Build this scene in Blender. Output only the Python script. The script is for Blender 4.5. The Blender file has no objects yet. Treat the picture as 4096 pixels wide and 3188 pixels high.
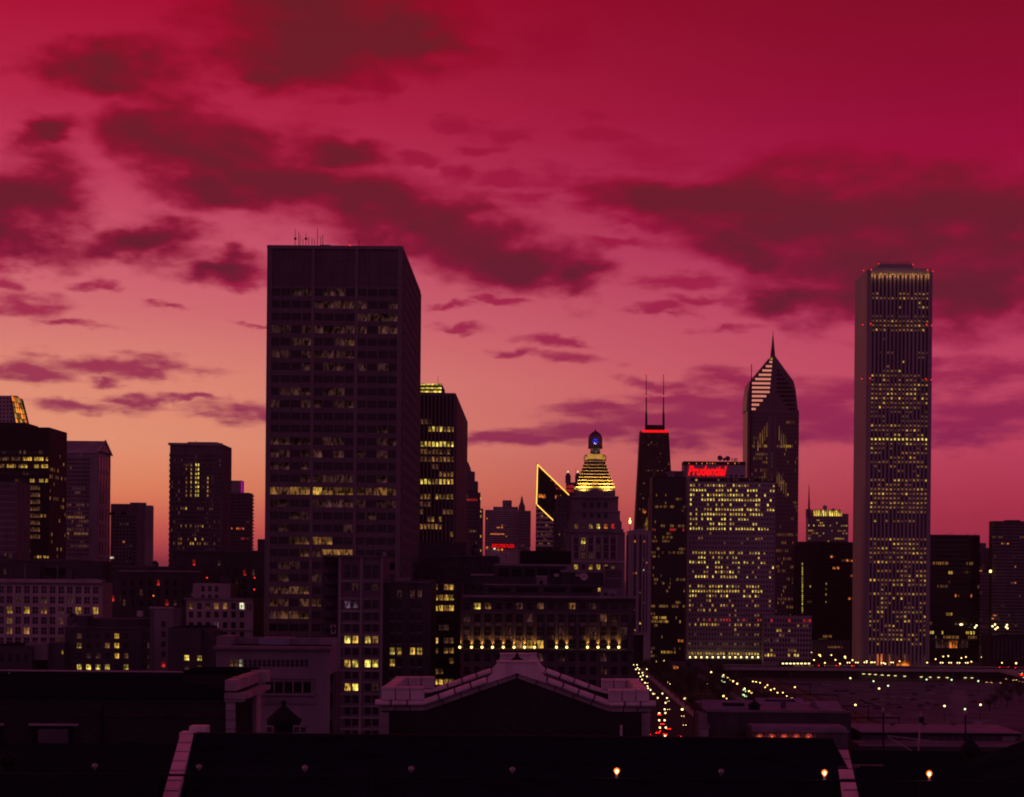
import bpy, bmesh, math, random
from mathutils import Matrix, Vector
random.seed(7)
R_ = math.radians
S = bpy.context.scene
COL = S.collection
# ------------------------------------------------------------------ camera
FPX, PX, PY, CAMZ, ROLL = 7300.0, 2130.0, 2310.0, 75.0, R_(0.5)
cam = bpy.data.cameras.new("camera"); camo = bpy.data.objects.new("camera", cam); COL.objects.link(camo)
cam.sensor_fit = 'HORIZONTAL'; cam.sensor_width = 36.0; cam.lens = FPX / 4096 * 36
cam.shift_x = (2048 - PX) / 4096; cam.shift_y = (PY - 1594) / 4096
cam.clip_start = 1.0; cam.clip_end = 90000
camo.location = (0, 0, CAMZ); camo.rotation_euler = (R_(90), -ROLL, 0)
S.camera = camo
S.render.engine = 'CYCLES'
S.cycles.use_denoising = True
S.cycles.sample_clamp_indirect = 3
S.cycles.filter_width = 1.9
S.cycles.max_bounces = 5; S.cycles.diffuse_bounces = 2; S.cycles.glossy_bounces = 2
S.cycles.caustics_reflective = False; S.cycles.caustics_refractive = False
S.view_settings.view_transform = 'Standard'; S.view_settings.look = 'None'
S.view_settings.exposure = 0; S.view_settings.gamma = 1; S.view_settings.use_curve_mapping = False

def unroll(px, py):
    dx, dy = px - PX, PY - py
    c, s = math.cos(ROLL), math.sin(ROLL)
    return (dx * c - dy * s) / FPX, (dx * s + dy * c) / FPX
def P(px, py, Y):                      # a photo pixel seen at depth Y metres
    u, v = unroll(px, py); return Vector((u * Y, Y, CAMZ + v * Y))
def G(px, py, z):                      # a photo pixel seen on the level z
    u, v = unroll(px, py); Y = (z - CAMZ) / v; return Vector((u * Y, Y, z))
def lin(c):
    return tuple((x / 255 / 12.92 if x / 255 <= .04045 else ((x / 255 + .055) / 1.055) ** 2.4) for x in c)

# ------------------------------------------------------------------ dusk sky (world)
W = bpy.data.worlds.new("World"); S.world = W; W.use_nodes = True
nt = W.node_tree; nt.nodes.clear()
def N(t, **k):
    n = nt.nodes.new(t)
    for a, b in k.items(): setattr(n, a, b)
    return n
def ins(sock, v):
    if isinstance(v, bpy.types.NodeSocket): nt.links.new(v, sock)
    else: sock.default_value = v
def M(op, a, b=None, c=None):
    n = N('ShaderNodeMath', operation=op); ins(n.inputs[0], a)
    if b is not None: ins(n.inputs[1], b)
    if c is not None: ins(n.inputs[2], c)
    return n.outputs[0]
def VM(op, a, b=None, c=None):
    n = N('ShaderNodeVectorMath', operation=op); ins(n.inputs[0], a)
    if b is not None: ins(n.inputs[1], b)
    if c is not None: ins(n.inputs[2], c)
    return n.outputs['Value'] if op in ('LENGTH', 'DOT_PRODUCT', 'DISTANCE') else n.outputs[0]
def SS(x, a, b, lo=0., hi=1.):
    n = N('ShaderNodeMapRange', interpolation_type='SMOOTHSTEP'); ins(n.inputs[0], x)
    n.inputs[1].default_value = a; n.inputs[2].default_value = b; n.inputs[3].default_value = lo; n.inputs[4].default_value = hi
    return n.outputs[0]
def ramp(x, stops):                    # stops: (degrees of elevation, srgb)
    n = N('ShaderNodeValToRGB'); ins(n.inputs[0], x); e = n.color_ramp.elements
    while len(e) > 1: e.remove(e[-1])
    for i, (d, c) in enumerate(stops):
        p = (d + 10) / 100
        q = e[0] if i == 0 else e.new(p)
        q.position = p; q.color = (*lin(c), 1)
    return n.outputs[0]
def mixc(f, a, b):
    n = N('ShaderNodeMix', data_type='RGBA'); ins(n.inputs[0], f); ins(n.inputs[6], a); ins(n.inputs[7], b); return n.outputs[2]
tc = N('ShaderNodeTexCoord').outputs['Generated']
sx = N('ShaderNodeSeparateXYZ'); ins(sx.inputs[0], tc)
AZ = M('ARCTAN2', sx.outputs[0], sx.outputs[1]); EL = M('ARCSINE', sx.outputs[2])
eln = M('MULTIPLY_ADD', EL, 180 / math.pi / 100, .1)
left = ramp(eln, [(-9, (186, 56, 78)), (.3, (212, 70, 88)), (1.3, (228, 100, 88)), (2.6, (242, 142, 100)), (4, (239, 156, 121)), (6, (230, 144, 121)),
                  (8, (215, 114, 117)), (10, (207, 90, 111)), (12, (196, 63, 95)), (14, (185, 40, 74)), (17.6, (169, 10, 48)), (30, (120, 8, 36)), (60, (82, 20, 44)), (90, (60, 28, 54))])
right = ramp(eln, [(-9, (160, 40, 74)), (0, (170, 46, 78)), (2, (178, 50, 76)), (4, (194, 66, 94)), (6, (197, 70, 101)), (8, (191, 64, 99)), (10, (174, 43, 85)),
                   (13, (156, 14, 61)), (15, (144, 12, 49)), (17.6, (130, 13, 39)), (30, (84, 8, 32)), (60, (70, 20, 44)), (90, (60, 28, 54))])
BACKSKY = [(-9, (110, 62, 94)), (0, (124, 68, 104)), (20, (116, 60, 96)), (45, (90, 44, 76)), (90, (60, 28, 54))]
back = ramp(eln, BACKSKY)
t = SS(AZ, -.31, .27)
base = mixc(t, left, right)
tb = SS(M('ABSOLUTE', M('ADD', AZ, .25)), .65, 2.0)
base = mixc(tb, base, back)
# clouds: soft wind-drawn banks given by direction, edges broken with stretched noise
uv = N('ShaderNodeCombineXYZ'); ins(uv.inputs[0], M('MULTIPLY', AZ, 73.)); ins(uv.inputs[1], M('MULTIPLY', EL, 73.))
def noise(vec, scale, detail, rough=.5):
    n = N('ShaderNodeTexNoise'); ins(n.inputs['Vector'], vec); n.inputs['Scale'].default_value = scale
    n.inputs['Detail'].default_value = detail; n.inputs['Roughness'].default_value = rough; return n
st = VM('MULTIPLY', uv.outputs[0], (.62, 1.15, 1.))
w1 = VM('MULTIPLY', VM('SUBTRACT', noise(st, .42, 2.0, .55).outputs['Color'], (.5, .5, .5)), (4.2, 2.4, 0.))
w2 = VM('MULTIPLY', VM('SUBTRACT', noise(st, 1.5, 3.0, .6).outputs['Color'], (.5, .5, .5)), (1.5, .8, 0.))
q = VM('ADD', VM('ADD', uv.outputs[0], w1), w2)
K = 4096 / 2184
qL = VM('ADD', VM('ADD', uv.outputs[0], VM('MULTIPLY', w1, (.55, .45, 0.))), VM('MULTIPLY', w2, (1.5, 1.0, 0.)))
def field(blobs, soft, grow, q=q):
    F = None
    for (cx, cy, rx, ry) in blobs:
        u, v = unroll(cx * K, cy * K); az = math.atan(u); el = math.atan(v * math.cos(az))
        sxx, syy = 100 / (rx * K * grow), 100 / (ry * K * grow)
        l = VM('LENGTH', VM('MULTIPLY_ADD', q, (sxx, syy, 0.), (-az * 73 * sxx, -el * 73 * syy, 0.)))
        F = l if F is None else M('SMOOTH_MIN', F, l, soft)
    return F
HEAVY = [(700, 60, 235, 105), (840, 40, 120, 80), (600, 150, 170, 40), (215, 148, 125, 45), (95, 282, 70, 28), (370, 285, 140, 58), (540, 370, 175, 65), (720, 335, 110, 28),
         (770, 425, 160, 55), (650, 390, 150, 55), (860, 465, 120, 50), (1030, 530, 120, 48), (450, 330, 130, 60), (950, 500, 165, 62), (1110, 560, 135, 44), (1235, 603, 85, 34), (60, 430, 120, 75), (20, 505, 100, 42), (480, 420, 90, 38), (870, 490, 80, 40),
         (1480, 425, 190, 40), (1720, 445, 280, 92), (1960, 465, 290, 100), (1580, 440, 180, 55), (1400, 425, 130, 34), (1610, 520, 130, 46), (1860, 565, 190, 62), (2090, 620, 170, 82), (1690, 640, 85, 38), (2130, 500, 120, 100), (1800, 640, 120, 50), (300, 520, 115, 34), (440, 575, 110, 26), (740, 110, 200, 60), (900, 95, 90, 40)]
LIGHT = [ (500, 602, 55, 14), (40, 655, 75, 18), (200, 770, 110, 17), (330, 787, 85, 14), (60, 785, 90, 17), (243, 805, 34, 11), (180, 862, 90, 12),
         (285, 850, 60, 10), (515, 882, 75, 17), (960, 265, 45, 14), (1062, 292, 50, 13), (1380, 330, 62, 20), (1082, 371, 60, 17), (1200, 372, 48, 20), (970, 370, 32, 13), (1170, 90, 90, 34),
         (1330, 432, 85, 30), (1470, 603, 85, 12), (975, 699, 50, 7), (1200, 728, 60, 11), (1222, 767, 65, 12), (1100, 757, 50, 7), (1110, 934, 150, 15), (1255, 914, 150, 19), (1420, 893, 150, 26),
         (1570, 870, 140, 40), (1745, 860, 110, 42), (1290, 876, 95, 13), (1630, 915, 110, 36), (1575, 806, 85, 20), (1440, 930, 120, 18), (2085, 797, 120, 22), (2105, 884, 150, 34), (2050, 925, 120, 20),
         (1790, 905, 110, 34), (1450, 845, 90, 12), (900, 345, 35, 11), (0, 560, 40, 20), (770, 190, 45, 28), (1290, 290, 50, 12), (200, 605, 40, 9), (370, 665, 40, 6), (0, 600, 30, 16), (1560, 700, 60, 8), (960, 652, 40, 6), (1420, 660, 50, 8), (1330, 300, 40, 10), (1260, 255, 30, 8), (1020, 320, 40, 8), (1130, 420, 50, 12), (1360, 480, 60, 9), (1300, 520, 50, 8), (1500, 640, 60, 10), (1060, 640, 40, 7), (560, 700, 40, 5), (140, 690, 60, 7), (420, 850, 50, 7), (1960, 780, 60, 12), (1400, 820, 70, 10)]
FH = field(HEAVY, .5, 1.3); FL = field(LIGHT, .4, 1.4, qL)
gn = noise(VM('MULTIPLY', uv.outputs[0], (.35, .9, 1.)), .16, 3.).outputs[0]
outside = M('MAXIMUM', SS(M('ABSOLUTE', AZ), .31, .5), SS(EL, .33, .5))
FO = M('ADD', M('MULTIPLY_ADD', gn, -6., 4.0), M('MULTIPLY', M('SUBTRACT', 1., outside), 3.))
FH = M('MINIMUM', FH, FO)
fine = M('MULTIPLY', M('SUBTRACT', noise(VM('MULTIPLY', uv.outputs[0], (.5, 1.15, 1.)), .62, 4.0, .55).outputs[0], .5), 1.45)
dH = SS(M('ADD', FH, fine), 1.30, .52); fineL = M('MULTIPLY', M('SUBTRACT', noise(VM('MULTIPLY', uv.outputs[0], (.34, 1.7, 1.)), .9, 4.0, .55).outputs[0], .5), 2.3); dL = SS(M('ADD', FL, fineL), 1.34, .22, 0., .9)
cH = ramp(eln, [(-9, (118, 26, 72)), (3, (136, 28, 78)), (7, (152, 26, 70)), (10, (150, 16, 58)), (14, (150, 10, 44)), (18, (146, 8, 36)), (40, (70, 12, 34)), (90, (46, 14, 34))])
cL = ramp(eln, [(-9, (120, 26, 78)), (3, (128, 28, 80)), (5, (146, 36, 82)), (8, (160, 30, 72)), (12, (160, 24, 62)), (18, (146, 8, 40)), (40, (90, 12, 36)), (90, (46, 14, 34))])
core = ramp(eln, [(-9, (100, 26, 62)), (5, (112, 28, 58)), (9, (104, 30, 48)), (14, (112, 28, 42)), (18, (108, 28, 38)), (40, (60, 14, 34)), (90, (40, 14, 34))])
cH = mixc(SS(M('ADD', FH, fine), .95, .15), cH, core)
# the banks are lit like the air round them: towards the night side they darken with it
c1 = mixc(M('MULTIPLY', dL, M('SUBTRACT', 1., tb)), base, cL); c2 = mixc(M('MULTIPLY', dH, M('SUBTRACT', 1., tb)), c1, cH)
bg = N('ShaderNodeBackground'); ins(bg.inputs[0], c2); bg.inputs[1].default_value = 1.0
ow = N('ShaderNodeOutputWorld'); nt.links.new(bg.outputs[0], ow.inputs[0])
W.cycles.sampling_method = 'MANUAL'; W.cycles.sample_map_resolution = 512
# faint afterglow from where the sun went down (north-west)
sl = bpy.data.lights.new("sun", 'SUN'); sl.energy = .22; sl.angle = R_(20); sl.color = (1, .35, .28)
so = bpy.data.objects.new("sun", sl); COL.objects.link(so); so.rotation_euler = (R_(84), 0, R_(-112))

# ------------------------------------------------------------------ materials
MATS = {}
def newmat(name):
    m = bpy.data.materials.new(name); m.use_nodes = True; MATS[name] = m
    return m, m.node_tree, m.node_tree.nodes['Principled BSDF']
def wall(name, col, rough=.85, var=.25, scale=.25, spec=.3, bump=0., metal=0.):
    m, t_, b = newmat(name)
    g = t_.nodes.new('ShaderNodeNewGeometry'); n = t_.nodes.new('ShaderNodeTexNoise'); n.inputs['Scale'].default_value = scale; n.inputs['Detail'].default_value = 6
    vm = t_.nodes.new('ShaderNodeVectorMath'); vm.operation = 'MULTIPLY'; vm.inputs[1].default_value = (1, 1, .35)
    t_.links.new(g.outputs['Position'], vm.inputs[0]); t_.links.new(vm.outputs[0], n.inputs['Vector'])
    mr = t_.nodes.new('ShaderNodeMapRange'); mr.inputs[1].default_value = .3; mr.inputs[2].default_value = .7; mr.inputs[3].default_value = 1 - var; mr.inputs[4].default_value = 1 + var
    t_.links.new(n.outputs[0], mr.inputs[0])
    # each piece a little lighter or darker than its neighbour
    oi = t_.nodes.new('ShaderNodeObjectInfo'); m2 = t_.nodes.new('ShaderNodeMath'); m2.operation = 'MULTIPLY_ADD'; m2.inputs[1].default_value = .22; m2.inputs[2].default_value = .89
    t_.links.new(oi.outputs['Random'], m2.inputs[0])
    m3 = t_.nodes.new('ShaderNodeMath'); m3.operation = 'MULTIPLY'; t_.links.new(mr.outputs[0], m3.inputs[0]); t_.links.new(m2.outputs[0], m3.inputs[1])
    mul = t_.nodes.new('ShaderNodeVectorMath'); mul.operation = 'SCALE'; mul.inputs[0].default_value = col
    t_.links.new(m3.outputs[0], mul.inputs['Scale']); t_.links.new(mul.outputs[0], b.inputs['Base Color'])
    b.inputs['Roughness'].default_value = rough; b.inputs['Specular IOR Level'].default_value = spec; b.inputs['Metallic'].default_value = metal
    if bump:
        bn = t_.nodes.new('ShaderNodeBump'); bn.inputs['Strength'].default_value = bump; bn.inputs['Distance'].default_value = .02
        n2 = t_.nodes.new('ShaderNodeTexNoise'); n2.inputs['Scale'].default_value = 14; t_.links.new(g.outputs['Position'], n2.inputs['Vector'])
        t_.links.new(n2.outputs[0], bn.inputs['Height']); t_.links.new(bn.outputs[0], b.inputs['Normal'])
    return m
def brickmat(name, col, bw=.22, bh=.07):
    m = wall(name, col, 1., .2, .6, 0.); t_ = m.node_tree; b = t_.nodes['Principled BSDF']
    g = t_.nodes.new('ShaderNodeNewGeometry'); sp = t_.nodes.new('ShaderNodeSeparateXYZ'); cb = t_.nodes.new('ShaderNodeCombineXYZ'); ad = t_.nodes.new('ShaderNodeMath')
    t_.links.new(g.outputs['Position'], sp.inputs[0]); t_.links.new(sp.outputs[0], ad.inputs[0]); t_.links.new(sp.outputs[1], ad.inputs[1])
    t_.links.new(ad.outputs[0], cb.inputs[0]); t_.links.new(sp.outputs[2], cb.inputs[1])
    br = t_.nodes.new('ShaderNodeTexBrick'); br.inputs['Scale'].default_value = 1; br.inputs['Brick Width'].default_value = bw; br.inputs['Row Height'].default_value = bh
    br.inputs['Mortar Size'].default_value = .008; br.inputs['Color1'].default_value = (1, 1, 1, 1); br.inputs['Color2'].default_value = (.7, .7, .7, 1); br.inputs['Mortar'].default_value = (1.4, 1.4, 1.4, 1)
    t_.links.new(cb.outputs[0], br.inputs['Vector'])
    mu = t_.nodes.new('ShaderNodeVectorMath'); mu.operation = 'MULTIPLY'
    src = b.inputs['Base Color'].links[0].from_socket
    t_.links.new(src, mu.inputs[0]); t_.links.new(br.outputs[0], mu.inputs[1]); t_.links.new(mu.outputs[0], b.inputs['Base Color'])
    return m
def emit(name, col, k=1., sample=False, pattern=None, vary=.5):
    """light given off by a lamp, a sign or a lit room behind its window"""
    m = bpy.data.materials.new(name); m.use_nodes = True; MATS[name] = m; t_ = m.node_tree; t_.nodes.clear()
    o = t_.nodes.new('ShaderNodeOutputMaterial'); e = t_.nodes.new('ShaderNodeEmission'); e.inputs[0].default_value = (*col, 1); e.inputs[1].default_value = k
    t_.links.new(e.outputs[0], o.inputs[0])
    if pattern:
        def mm(op, a, b_=None, c_=None):
            n = t_.nodes.new('ShaderNodeMath'); n.operation = op
            for i, v in enumerate((a, b_, c_)):
                if v is None: continue
                if isinstance(v, bpy.types.NodeSocket): t_.links.new(v, n.inputs[i])
                else: n.inputs[i].default_value = v
            return n.outputs[0]
        oi = t_.nodes.new('ShaderNodeObjectInfo').outputs['Random']
        n = t_.nodes.new('ShaderNodeTexNoise'); n.inputs['Detail'].default_value = 1.5
        if pattern == 'room':
            tcn = t_.nodes.new('ShaderNodeTexCoord'); sp = t_.nodes.new('ShaderNodeSeparateXYZ'); t_.links.new(tcn.outputs['Object'], sp.inputs[0])
            u = mm('ADD', sp.outputs[0], sp.outputs[1]); cb = t_.nodes.new('ShaderNodeCombineXYZ')
            t_.links.new(mm('MULTIPLY_ADD', oi, 91., u), cb.inputs[0]); t_.links.new(mm('MULTIPLY_ADD', oi, 37., sp.outputs[2]), cb.inputs[1])
            t_.links.new(mm('MULTIPLY_ADD', oi, 37., mm('MULTIPLY', sp.outputs[2], .35)), cb.inputs[1])
            t_.links.new(cb.outputs[0], n.inputs['Vector']); n.inputs['Scale'].default_value = 3.4
            mr = t_.nodes.new('ShaderNodeMapRange'); mr.interpolation_type = 'SMOOTHSTEP'; mr.inputs[1].default_value = .36; mr.inputs[2].default_value = .62; mr.inputs[3].default_value = .10; mr.inputs[4].default_value = .9
            t_.links.new(n.outputs[0], mr.inputs[0])
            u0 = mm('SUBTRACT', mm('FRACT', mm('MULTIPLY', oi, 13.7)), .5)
            wd = mm('SUBTRACT', mm('SUBTRACT', .46, sp.outputs[2]), mm('MULTIPLY', mm('ABSOLUTE', mm('SUBTRACT', u, u0)), 2.6))  # wedge of ceiling-lamp light painted into the pane's glow
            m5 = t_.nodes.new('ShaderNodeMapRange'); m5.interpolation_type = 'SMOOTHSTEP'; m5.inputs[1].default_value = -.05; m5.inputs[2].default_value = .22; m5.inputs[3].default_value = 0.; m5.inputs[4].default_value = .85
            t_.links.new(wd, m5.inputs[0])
            h = mm('FRACT', mm('MULTIPLY', oi, 7.3)); lo = mm('LESS_THAN', sp.outputs[2], mm('SUBTRACT', mm('MULTIPLY', h, 1.5), .3))
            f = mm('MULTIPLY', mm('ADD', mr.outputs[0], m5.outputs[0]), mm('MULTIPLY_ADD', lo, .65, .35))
            f = mm('MULTIPLY', f, mm('MULTIPLY_ADD', mm('FRACT', mm('MULTIPLY', oi, 3.7)), 1.2 * vary * 1.4, 1.1 - .7 * vary))
        else:
            g = t_.nodes.new('ShaderNodeNewGeometry'); t_.links.new(g.outputs['Position'], n.inputs['Vector']); n.inputs['Scale'].default_value = .9
            mr = t_.nodes.new('ShaderNodeMapRange'); mr.inputs[1].default_value = .36; mr.inputs[2].default_value = .62; mr.inputs[3].default_value = .35; mr.inputs[4].default_value = 1.25
            t_.links.new(n.outputs[0], mr.inputs[0]); f = mr.outputs[0]
        t_.links.new(mm('MULTIPLY', f, k), e.inputs[1])
    m.cycles.emission_sampling = 'AUTO' if sample else 'NONE'
    return m
LITC = {'1': (.042, .016, .013), '2': (.09, .036, .018), '3': (.21, .092, .025), '4': (.58, .325, .052), '5': (1., .72, .13),
        'o': (.85, .20, .03), 'r': (.55, .022, .018), 'w': (1, .95, .62), 'p': (.07, .035, .06), 'd': (.035, .012, .012)}
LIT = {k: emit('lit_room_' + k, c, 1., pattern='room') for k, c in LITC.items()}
LITF = {k: emit('far_lit_room_' + k, c, 1., pattern='far') for k, c in LITC.items()}
glass, _t, _b = newmat('dark_glass'); _b.inputs['Base Color'].default_value = (.012, .011, .014, 1); _b.inputs['Roughness'].default_value = .12; _b.inputs['Specular IOR Level'].default_value = .35
glass2, _t, _b = newmat('bronze_glass'); _b.inputs['Base Color'].default_value = (.02, .014, .014, 1); _b.inputs['Roughness'].default_value = .3; _b.inputs['Specular IOR Level'].default_value = .4
steel = wall('grey_steel_frame', (.185, .155, .17), .55, .1, .1, .4)
steel_dk = wall('dark_spandrel', (.15, .125, .14), .6, .15, .1, .4)
blackm = wall('black_metal', (.022, .024, .028), .8, .2, .2, .04)
black_wall = wall('black_curtain_wall', (.030, .028, .032), .65, .15, .1, .12)
conc = wall('pale_concrete', (.42, .38, .40), .85, .12, .12)
granite = wall('white_granite', (.34, .315, .345), .7, .08, .06)
stone = wall('grey_limestone', (.26, .235, .26), .9, .25, .15)
stone_dk = wall('sooty_stone', (.125, .115, .135), .9, .3, .2)
stone_pale = wall('pale_stone', (.46, .41, .42), .9, .18, .2)
terra = wall('glazed_terracotta', (.80, .67, .71), .45, .16, 1.2, .5, .3)
terra_mid = wall('sooty_terracotta', (.40, .345, .37), .5, .25, 1.0, .4, .3)
terra_dk = wall('weathered_terracotta', (.36, .31, .33), .6, .3, 1.0, .4, .3)
joint = wall('mortar_joint', (.025, .022, .025), .95, .2, .3, 0.)
soot_m = wall('soot_dark_masonry', (.088, .080, .092), .9, .3, .3)
brick_dk = brickmat('dark_brick', (.046, .040, .044))
loggia_m = wall('weathered_limestone', (.25, .22, .25), .9, .2, .5)
brick_far = wall('far_brick', (.075, .07, .085), .95, .25, .2)
tar = wall('tar_roof', (.016, .023, .028), 1., .3, .8, 0.)
slate = wall('slate_roof', (.016, .024, .030), 1., .3, 1.5, 0.)
metal_roof = wall('zinc_roof', (.27, .28, .39), .5, .2, .2, .4)
asphalt = wall('asphalt', (.05, .048, .056), .9, .25, .05, .1)
lotmat = wall('gravel_lot', (.13, .125, .165), .9, .45, .06)
parkmat = wall('park_grass', (.030, .034, .02), .95, .3, .05)
earth = wall('ground_earth', (.07, .06, .06), .95, .3, .01)
railm = wall('rusty_rail_bed', (.17, .11, .09), .9, .3, .1)
bark = wall('tree_bark', (.05, .04, .035), .95, .3, 1)
leafm = wall('dark_foliage', (.045, .055, .028), .9, .4, .6)
lamp_y = emit('amber_globe', (1, .66, .17), 4.5, True)
lamp_w = emit('white_globe', (1, .76, .30), 3.6, True)
lamp_g = emit('mercury_globe', (.72, 1, .55), 2.0, True)
neon_y = emit('amber_light_tube', (1, .50, .07), 2.2)
red_e = emit('red_light', (1, .008, .012), 1.1)
red_b = emit('red_beacon', (1, .03, .02), 1.6)
# ------------------------------------------------------------------ toolkit
CUBE = {}
def cube(mat):
    if mat.name not in CUBE:
        me = bpy.data.meshes.new('box_' + mat.name)
        v = [(x, y, z) for x in (-.5, .5) for y in (-.5, .5) for z in (-.5, .5)]
        me.from_pydata(v, [], [(0, 1, 3, 2), (4, 6, 7, 5), (0, 4, 5, 1), (2, 3, 7, 6), (0, 2, 6, 4), (1, 5, 7, 3)]); me.materials.append(mat); CUBE[mat.name] = me
    return CUBE[mat.name]
WM = {}                                  # world matrix of everything built
def link(o, m, parent=None):
    COL.objects.link(o); WM[o.name] = m
    if parent is not None:
        o.parent = parent; o.matrix_parent_inverse = WM[parent.name].inverted()
    o.matrix_basis = m
    return o
def tag(o, label=None, cat=None, group=None, kind=None):
    if label: o['label'] = label
    if cat: o['category'] = cat
    if group: o['group'] = group
    if kind: o['kind'] = kind
    return o
def thing(name, label, cat, loc, group=None):
    o = bpy.data.objects.new(name, None); o.empty_display_size = .5; link(o, Matrix.Translation(loc)); return tag(o, label, cat, group)
def box(name, x0, x1, y0, y1, z0, z1, mat, parent=None, kind=None, label=None):
    o = bpy.data.objects.new(name, cube(mat))
    m = Matrix.Translation(((x0 + x1) / 2, (y0 + y1) / 2, (z0 + z1) / 2)) @ Matrix.Diagonal((abs(x1 - x0), abs(y1 - y0), abs(z1 - z0), 1))
    link(o, m, parent); tag(o, label, None, None, kind); return o
def mesh(name, verts, faces, mats, parent=None, loc=(0, 0, 0), idx=None, kind=None, smooth=False, label=None):
    me = bpy.data.meshes.new(name); me.from_pydata([tuple(Vector(v) - Vector(loc)) for v in verts], [], faces)
    for m in (mats if isinstance(mats, (list, tuple)) else [mats]): me.materials.append(m)
    if idx: me.polygons.foreach_set('material_index', idx)
    if smooth: me.polygons.foreach_set('use_smooth', [True] * len(me.polygons))
    me.update(); o = bpy.data.objects.new(name, me); link(o, Matrix.Translation(loc), parent); return tag(o, label, None, None, kind)
def boxverts(V, F, x0, x1, y0, y1, z0, z1):
    i = len(V); V += [(x, y, z) for x in (x0, x1) for y in (y0, y1) for z in (z0, z1)]
    F += [(i, i + 1, i + 3, i + 2), (i + 4, i + 6, i + 7, i + 5), (i, i + 4, i + 5, i + 1), (i + 2, i + 3, i + 7, i + 6), (i, i + 2, i + 6, i + 4), (i + 1, i + 5, i + 7, i + 3)]
def prism(name, poly, y0, y1, mat, parent=None, kind=None, label=None, loc=None):   # poly: (x,z) outline, pushed back from y0 to y1
    n = len(poly); V = [(x, y0, z) for x, z in poly] + [(x, y1, z) for x, z in poly]
    F = [tuple(range(n)), tuple(range(2 * n - 1, n - 1, -1))] + [(i, i + n, (i + 1) % n + n, (i + 1) % n) for i in range(n)]
    o = mesh(name, V, F, mat, parent, loc or (poly[0][0], y0, poly[0][1]), None, kind, False, label); fixn(o); return o
def fixn(o):
    bm = bmesh.new(); bm.from_mesh(o.data); bmesh.ops.recalc_face_normals(bm, faces=bm.faces); bm.to_mesh(o.data); bm.free()
def lathe(name, prof, mat, parent=None, loc=(0, 0, 0), n=12, smooth=True, kind=None, top=True):   # prof: (radius, z)
    V, F = [], []
    for r, z in prof: V += [(loc[0] + r * math.cos(2 * math.pi * k / n), loc[1] + r * math.sin(2 * math.pi * k / n), loc[2] + z) for k in range(n)]
    for j in range(len(prof) - 1):
        for k in range(n): F.append((j * n + k, j * n + (k + 1) % n, (j + 1) * n + (k + 1) % n, (j + 1) * n + k))
    F.append(tuple(range(n - 1, -1, -1))); F.append(tuple(range((len(prof) - 1) * n, len(prof) * n)))
    return mesh(name, V, F, mat, parent, loc, None, kind, smooth)
def rod(name, a, b, r0, r1, mat, parent=None, n=6):
    a, b = Vector(a), Vector(b); d = (b - a).normalized(); s = d.orthogonal().normalized(); t_ = d.cross(s)
    V = [tuple(p + r * (math.cos(2 * math.pi * k / n) * s + math.sin(2 * math.pi * k / n) * t_)) for p, r in ((a, r0), (b, r1)) for k in range(n)]
    F = [(k, (k + 1) % n, (k + 1) % n + n, k + n) for k in range(n)] + [tuple(range(n - 1, -1, -1)), tuple(range(n, 2 * n))]
    return mesh(name, V, F, mat, parent, tuple(a), None, None, n > 6)
def copy_tree(o, loc, rz=0., parent=None, label=None, group=None, scale=None):
    c = o.copy(); COL.objects.link(c)
    if parent is None:
        sc = Matrix.Scale(scale, 4) if scale else Matrix.Identity(4)
        m = Matrix.Translation(loc) @ Matrix.Rotation(rz, 4, 'Z') @ sc; c.matrix_basis = m; WM[c.name] = m
        if label: c['label'] = label
        if group: c['group'] = group
    else: c.parent = parent
    for ch in o.children: copy_tree(ch, None, 0, c)
    return c
def place(o, loc, rz=0., label=None, group=None):
    m = Matrix.Translation(loc) @ Matrix.Rotation(rz, 4, 'Z'); o.matrix_basis = m; WM[o.name] = m
    if label: o['label'] = label
    if group: o['group'] = group
def R(x0, x1, y0, y1, Y):               # photo rectangle at depth Y -> X0, X1, Zbottom, Ztop (y1 None: down to the street)
    yb = PY + 75 / Y * FPX if y1 is None else y1; ym = (y0 + min(yb, 3188)) / 2; xm = (x0 + x1) / 2
    return P(x0, ym, Y).x, P(x1, ym, Y).x, (0. if y1 is None else P(xm, yb, Y).z), P(xm, y0, Y).z

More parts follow.
